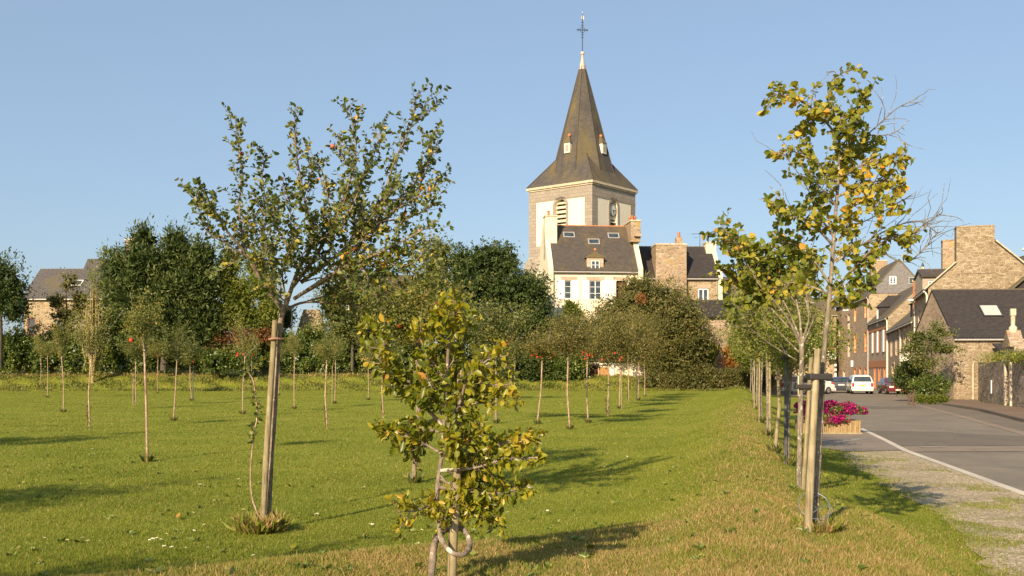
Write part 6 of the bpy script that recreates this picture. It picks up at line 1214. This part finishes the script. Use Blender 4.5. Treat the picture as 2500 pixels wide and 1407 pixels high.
mb = MB(); f_ = lambda px, py: (P(px, py, 46) - py_); vs = [f_(*q) for q in ((1962, 868), (1972, 838), (1984, 826), (2006, 828), (2003, 852), (1985, 878), (1965, 884))]; n_ = len(vs); mb.add(vs + [v + Vector((0, .06, 0)) for v in vs], [list(range(n_)), list(range(2 * n_ - 1, n_ - 1, -1))] + [(i, (i + 1) % n_, n_ + (i + 1) % n_, n_ + i) for i in range(n_)]); mb.build('board', 'paleyel', pyo)
mb = MB(); mb.tube([f_(1950, 966) * 1.0, f_(1950, 915), f_(1968, 872)], [.04, .04, .03], 7); mb.build('post', 'paleyel', pyo)
ls_ = P(2040, 903, 132); ls_.z = rz_(0, 120); wp = thing('banded_post', 'white and black banded post at the corner of the cottage', 'post', ls_); mb = MB(); mb.tube([(0, 0, 0), (0, 0, 1.75)], .14, 8); mb.build('shaft', 'white', wp); mb = MB(); mb.tube([(0, 0, 1.751), (0, 0, 3.2)], .13, 8); mb.build('upper_shaft', 'metal_dk', wp)
for z in (2.0, 2.6): mb = MB(); mb.tube([(0, 0, z), (0, 0, z + .3)], .15, 8); mb.build('band', 'white', wp)
sb2 = signboard('wall_sign', 'small white vertical sign on the narrow grey house', Vector(P(2080, 888, 128)), (-.1, -1, 0), .28, .75, 'white')
tlm = P(2070, 760, 134); wl = thing('wall_lamp', 'white street lamp arm reaching from the narrow grey house', 'street lamp', tlm); mb = MB(); mb.tube([(.9, .5, -.35), (.3, .2, .05), (0, 0, .1)], .05, 6); mb.build('arm', 'zinc', wl); mb = MB(); mb.box(-.65, .05, -.15, .15, .02, .22); mb.build('lamp_head', 'white', wl, .04)
tlm = P(2229, 735, 78); wl = thing('wall_lamp', 'white lamp under the eave of the gable house', 'street lamp', tlm); mb = MB(); mb.tube([(.6, .1, -.1), (0, 0, .05)], .03, 6); mb.build('arm', 'zinc', wl); mb = MB(); mb.box(-.35, .05, -.12, .12, -.02, .14); mb.build('lamp_head', 'white', wl, .04)
# street lamp cut by the right edge
lp = thing('street_lamp', 'street lamp with a dark cap and white globe, cut by the right edge', 'street lamp', (21.2, 41.0, .05)); k_ = 41 / F
mb = MB(); mb.tube([(0, 0, 0), (0, 0, 1.0), (0, 0, 7.7)], [.10, .07, .05], 9); mb.tube([(0, 0, 5.9), (-.3, 0, 6.1), (-.5, 0, 6.45)], .03, 6); mb.build('pole', 'metal_dk', lp)
mb = MB(); mb.tube([(0, 0, 7.3), (0, 0, 7.42), (0, 0, 7.7)], [.42, .40, .06], 12); mb.build('cap', 'metal_dk', lp); mb = MB(); mb.ball((0, 0, 7.12), .2, 10); mb.build('bulb_housing', 'lamp_w', lp)
mb = MB(); mb.tube([(-.5, 0, 6.45), (-.5, 0, 6.55)], [.28, .2], 10); mb.build('shade', 'white', lp)

# ---------------------------------------------------------------- cars
def car(label, loc, rz, Lc, Wc, prof, paint, cat='car', bump=None, front_to_cam=False, group='cars parked along the kerb', plate='plate_y', tail='tail', belt=.95):
    t = thing('parked_car', label, cat, loc, rz, group); hw = Wc / 2; secs = []
    def inset(z, zt): return 0 if z <= belt else (z - belt) / (1.55 - belt) * .20
    for (y, zb, zt) in prof:
        b_ = min(belt, zt - .04); endf = .10 if y in (prof[0][0], prof[-1][0]) else 0; h = hw - endf
        i1 = inset(zt - .07, zt); up_ = zt - .07 if zt > belt + .1 else b_ + .01
        secs.append([(-h + .06, y, zb), (h - .06, y, zb), (h, y, zb + .16), (h, y, b_ * .8), (h - .03, y, b_), (h - i1, y, up_), (h - i1 - .14, y, zt), (-h + i1 + .14, y, zt), (-h + i1, y, up_), (-h + .03, y, b_), (-h, y, b_ * .8), (-h, y, zb + .16)])
    mb = MB(); mb.loft(secs, 0, False); body = mb.build('body', paint, t, .035)
    zt = lambda y: float(np.interp(y, [p[0] for p in prof], [p[2] for p in prof]))
    # glass
    gh = [p for p in prof if p[2] > belt + .35]; ya, yb = gh[0][0], gh[-1][0]; ra = [p for p in prof if p[0] <= ya][-2] if [p for p in prof if p[0] < ya] else prof[0]; rb_ = [p for p in prof if p[0] > yb][0]
    def zin(z): return inset(z, 0)
    for s in (-1, 1):
        mb = MB(); K = 8; top = []; bot = []
        for k in range(K + 1):
            y = ra[0] + .25 + (rb_[0] - .3 - ra[0] - .25) * k / K; z = zt(y) - .13
            if z < belt + .06: continue
            top.append((s * (hw - zin(z) + .008), y, z)); bot.append((s * (hw - .03 + .012), y, belt + .03))
        m_ = len(top); mb.add(top + bot, [(k, k + 1, m_ + k + 1, m_ + k) for k in range(m_ - 1)]); mb.build('side_window', 'glass', t)
        mb = MB(); yy = (ra[0] + rb_[0]) / 2; mb.box(s * (hw + .0) - .012, s * (hw + .0) + .012, yy - .03, yy + .03, .5, belt + .01); mb.build('door_seam', 'metal_dk', t)
    for (p0, p1, nm) in ((ra, gh[0], 'rear_window'), (rb_, gh[-1], 'windscreen')):
        a0 = max(belt + .04, p0[2] + .03); f0_ = (a0 - p0[2]) / (p1[2] - p0[2]); f1_ = 1 - .09 / (p1[2] - p0[2]); sgn = -1 if nm == 'rear_window' else 1; vs = []
        for f in (f0_, f1_):
            y = p0[0] + (p1[0] - p0[0]) * f + sgn * .02; z = p0[2] + (p1[2] - p0[2]) * f + .02; hx = hw - .12 - zin(z) * .8; vs += [(-hx, y, z), (hx, y, z)]
        mb = MB(); mb.add(vs, [(0, 1, 3, 2)]); mb.build(nm, 'glass', t)
    y0, y1 = prof[0][0], prof[-1][0]
    for s in (-1, 1):
        mb = MB(); mb.box(s * (hw - .13) - .09, s * (hw - .13) + .09, y0 - .02, y0 + .12, .62, .93); mb.build('tail_light', tail, t, .01)
        mb = MB(); mb.box(s * (hw - .28) - .17, s * (hw - .28) + .17, y1 - .12, y1 + .03, .56, .72); mb.build('headlight', 'lamp_w', t, .01)
    for y, nm in ((y0, 'rear_bumper'), (y1, 'front_bumper')):
        s = -1 if y == y0 else 1; mb = MB(); mb.box(-hw + .02, hw - .02, min(y, y + s * .07), max(y, y + s * .07), .26, .50); mb.build(nm, bump or paint, t, .03)
    mb = MB(); mb.box(-.26, .26, y0 - .035, y0 - .005, .68, .79); mb.build('number_plate', plate, t); mb = MB(); mb.box(-.26, .26, y1 + .071, y1 + .09, .33, .44); mb.build('number_plate', 'offwhite', t)
    for y in (.75 + y0, y1 - .82):
        for s in (-1, 1):
            mb = MB(); mb.tube([(s * (hw - .2), y, .31), (s * (hw + .015), y, .31)], .31, 18); w__ = mb.build('wheel', 'tyre', t); mb = MB(); mb.tube([(s * (hw + .0), y, .31), (s * (hw + .03), y, .31)], .19, 12); mb.build('rim', 'rim', w__)
    return t
MPV = [(0, .28, .60), (.02, .26, 1.0), (.42, .24, 1.54), (.9, .22, 1.61), (2.3, .22, 1.60), (2.75, .22, 1.52), (3.5, .22, 1.02), (4.2, .24, .82), (4.32, .28, .6)]
HATCH = [(0, .28, .6), (.03, .26, .98), (.55, .24, 1.36), (.95, .22, 1.42), (2.1, .22, 1.40), (2.4, .22, 1.33), (3.1, .22, .96), (3.8, .24, .76), (3.9, .28, .55)]
SAL = [(0, .3, .6), (.04, .26, .95), (.55, .22, 1.0), (1.05, .22, 1.36), (1.5, .22, 1.41), (2.4, .22, 1.39), (3.15, .22, .98), (4.1, .24, .78), (4.25, .3, .55)]
def cp(px, d): q = P(px, 903, d); q.z = rz_(0, d); return q
car('white people carrier with a yellow rear plate, seen from behind', cp(2106, 85.5), R(-12), 4.3, 1.76, MPV, 'p_white', bump='bumper')
car('black hatchback parked left of the white people carrier', cp(2054, 90), R(-16), 3.9, 1.68, HATCH, 'p_dark', plate='offwhite')
car('white estate car with a dark rear window, left of the black hatchback', cp(2013, 93), R(-10), 4.3, 1.7, SAL[:1] + [(.03, .26, .95), (.35, .22, 1.40), (.8, .22, 1.45)] + SAL[5:], 'p_white', bump='bumper', plate='offwhite')
car('dark red car with its headlights towards the camera', cp(2166, 88.5), R(180 - 8), 4.2, 1.70, SAL, 'p_red')
car('white car parked crosswise behind the bank stakes', cp(1927, 84.5), R(-62), 4.2, 1.75, MPV, 'p_white')

# ---------------------------------------------------------------- grass, daisies, fallen leaves
def gravel_x(y): return np.interp(y, [q[1] for q in gl], [q[0] for q in gl])
def grass(n, dmin, dmax, hmin, hmax, seed, name):
    rng = np.random.default_rng(seed); u = rng.random(n); y = dmin * (dmax / dmin) ** (u ** .9); x = rng.uniform(-.60, .60, n) * y + rng.uniform(-.8, .8, n)
    p = pperp(x, y); keep = np.where(y < 22.6, x < gravel_x(y) + rng.normal(0, .10, n) + .45 * rng.random(n) ** 3 + .12 * np.sin(y * 3.1), (p < 1.2 + .25 * (y < 30)) & (x < 8.5 + (y - 22.6) * .26))
    pz = np.sin(1.9 * x + 1.6 * np.sin(1.7 * y)) * np.sin(2.6 * y + 1.3 * np.sin(2.3 * x)) + .25 * np.sin(7 * x + 3 * y) + rng.normal(0, .12, n); edge_ = np.exp(-(x - gravel_x(y)).clip(0, 9) / .9)
    keep |= (y < 23) & (x > gravel_x(y)) & (rng.random(n) < .8) & (pz > .88 - .75 * edge_) & (np.interp(y, [3, 14.8, 23.1], [5.0, 7.2, 8.6]) > x)
    strp = (x < 8.2) & (y < 22.6) & (rng.random(n) < .30) & (np.sin(y * 2.2 + x * .5 + 1.0) + rng.normal(0, .25, n) > .85) & (np.interp(y, [3, 14.8, 23.1], [5.0, 7.2, 8.6]) > x); keep |= strp
    x, y = x[keep], y[keep]; n = len(x); z = gz(x, y); z = np.where((x > gravel_x(y) - .1) & (y < 23) & (pperp(x, y) > 1.0), roadz(x, y) + .013, z); dry = np.clip(dryf(x, y) * 1.1 + rng.normal(0, .12, n), 0, 1)
    stripe = .10 * np.sign(np.sin(pperp(x, y) * 2 * math.pi / 1.15)) * (pperp(x, y) < -2.0); patch = .5 + stripe + .2 * np.sin(x * .9 + np.sin(y * .6) * 2) + .25 * np.sin(y * 1.9 + x * .3)
    cl = np.sin(x * 3.3 + 2 * np.sin(y * 2.1)) * np.sin(y * 2.9 + 2 * np.sin(x * 1.7)); h = rng.uniform(hmin, hmax, n) * (1 + .3 * cl) * (1 + 1.0 * (rng.random(n) < .02)); wdt = rng.uniform(.0014, .0027, n) * (1 + y / 9); a = rng.uniform(0, math.pi, n)
    lean = rng.normal(0, .5, (n, 2)) * h[:, None]; bx = np.cos(a) * wdt; by = np.sin(a) * wdt
    v = np.empty((n, 3, 3)); v[:, 0] = np.stack([x - bx, y - by, z - .005], 1); v[:, 1] = np.stack([x + bx, y + by, z - .005], 1); v[:, 2] = np.stack([x + lean[:, 0], y + lean[:, 1], z + h], 1)
    me = raw_mesh(name, v.reshape(-1, 3), np.arange(n * 3).reshape(-1, 3)); tone = np.clip((.18 + .64 * rng.beta(2.6, 2.6, n)) * .62 * (.6 + .7 * patch), 0, .60); tone = np.where(rng.random(n) < dry * .95, rng.uniform(.66, 1.0, n), tone); tone = np.where(rng.random(n) < .03, rng.uniform(.55, .95, n), tone)
    at = me.attributes.new('tone', 'FLOAT', 'POINT'); at.data.foreach_set('value', np.repeat(tone, 3).astype(np.float32)); me.materials.append(M['blade'])
    o = bpy.data.objects.new(name, me); COL.objects.link(o); tag(o, 'mown grass with green and straw coloured blades covering the lawn and the bank', 'grass', kind='stuff'); return o
M['blade'] = M_leaf('grass_blade', [(0, (0.11, 0.155, 0.016)), (0.3, (0.19, 0.225, 0.024)), (0.6, (0.30, 0.31, 0.05)), (0.68, (0.30, 0.19, 0.065)), (1.0, (0.60, 0.43, 0.20))], 0.6, 0.3, (1.2, 1.15, .6), .25)
grass(1250000, 5.6, 82, .014, .036, 1, 'grass')
def tuft(loc, n, h, rad, label, seed):
    rng = np.random.default_rng(seed); a = rng.uniform(0, 6.28, n); r = rad * np.sqrt(rng.random(n)); pos = np.stack([r * np.cos(a), r * np.sin(a), np.zeros(n)], 1); dr = np.stack([np.cos(a) * .5, np.sin(a) * .5, np.ones(n)], 1) + rng.normal(size=(n, 3)) * .25
    T_ = thing('grass_tuft', label, 'grass tuft', loc); leaves_obj('blades', pos, dr, rng.uniform(.4, 1, n) * h, 'blade', T_, 'blade', rng.beta(2, 1.4, n) * 1.0, rng)
tuft(ab + Vector((-.05, -.08, 0)), 900, .24, .22, 'long straw-coloured grass round the foot of the big apple tree', 1)
tuft(rb + Vector((0, -.05, 0)), 500, .14, .2, 'short dry grass round the foot of the tall slim tree', 2)
dm_ = MB()
for k in range(7):
    a = 2 * math.pi * k / 7; dm_.add([(0, 0, .05), (.013 * math.cos(a - .35), .013 * math.sin(a - .35), .054), (.017 * math.cos(a), .017 * math.sin(a), .05), (.013 * math.cos(a + .35), .013 * math.sin(a + .35), .054)], [(0, 1, 2, 3)], 0)
dm_.tube([(0, 0, 0), (0, 0, .05)], .0015, 3, 1); dm_.ball((0, 0, .053), .005, 5, 2)
dob = dm_.build('daisy', ['white', 'lf_hedge', 'yellow']); DM = dob.data; bpy.data.objects.remove(dob)
for (px, py) in ((110, 1323), (202, 1326), (209, 1332), (218, 1331), (247, 1333), (368, 1329), (373, 1330), (386, 1325), (392, 1328), (406, 1317), (402, 1348), (422, 1352), (506, 1348), (471, 1307), (454, 1352), (165, 1333), (580, 1180), (1337, 1258), (958, 1282), (905, 1291), (910, 1293), (981, 1292), (1153, 1308), (1027, 1305), (500, 1290), (620, 1370)):
    o = bpy.data.objects.new('daisy', DM); COL.objects.link(o); o.location = G(px, py); s = random.uniform(.8, 1.35); o.scale = (s, s, s); o.rotation_euler = (random.uniform(-.3, .3), random.uniform(-.3, .3), random.uniform(0, 6)); tag(o, 'small white daisy open in the short lawn grass', 'daisy', 'daisies scattered in the lawn')
for k, (px, py, m, lab) in enumerate(((428, 1271, 'lf_orange', 'orange fallen leaf on the lawn left of the thick pale stake'), (706, 1345, 'lf_yel', 'yellow fallen leaf on the lawn right of the thick pale stake'), (2017, 1170, 'lf_yel', 'yellow fallen leaf beside the honey coloured stake'), (2250, 1148, 'lf_orange', 'brown leaf litter lying on the kerb'))):
    q = G(px, py); t = leaves_obj('fallen_leaf', np.array([[0, 0, .05], [.03, .02, .05]]), np.array([[1, .2, .2], [-.6, 1, .2]]), .075, m, None, 'round', np.array([.9, .8])); t.location = q; tag(t, lab, 'leaf')

def rough(n, label):
    rng = np.random.default_rng(77); x = rng.uniform(-48, 19, n); y = rng.uniform(80.6, 87.2, n); z = gz(x, y); h = rng.uniform(.05, .24, n) * (1 + .5 * np.sin(x * 1.3) * np.sin(y * 2 + x))
    pos = np.stack([x, y, z - .01], 1); dr = rng.normal(size=(n, 3)) * .45 + [0, 0, 1]
    tn = np.where(y > 85.3, rng.uniform(.45, 1, n), rng.beta(1.6, 2.6, n) * .9)
    o = leaves_obj('rough_grass', pos, dr, h, 'rough', None, 'needle', tn, rng); tag(o, label, 'grass', kind='stuff')
M['rough'] = M_leaf('rough_grass_blade', [(0, (0.07, 0.09, 0.014)), (0.4, (0.15, 0.17, 0.028)), (0.6, (0.24, 0.22, 0.05)), (1, (0.46, 0.31, 0.13))], 0.6, 0.2)
rough(52000, 'rough unmown grass on the low bank at the far end of the lawn')
def weeds(n):
    rng = np.random.default_rng(5); y = 6.5 * (22 / 6.5) ** rng.random(n); x = rng.uniform(-.5, .5, n) * y; k = pperp(x, y) < .9; x, y = x[k], y[k]; P_, D_ = [], []
    for a, b in zip(x, y):
        m = rng.integers(4, 8); t = rng.uniform(0, 6.28, m); P_.append(np.stack([np.full(m, a), np.full(m, b), np.full(m, float(gz(a, b)) + .012)], 1)); D_.append(np.stack([np.cos(t), np.sin(t), rng.uniform(.15, .7, m)], 1))
    P_ = np.concatenate(P_); D_ = np.concatenate(D_); o = leaves_obj('weeds', P_, D_, rng.uniform(.03, .075, len(P_)), 'lf_hedge', None, 'oval', rng.uniform(.4, .95, len(P_)), rng); tag(o, 'small broad-leaved weeds and clover scattered through the mown grass', 'weeds', kind='stuff')
weeds(260)
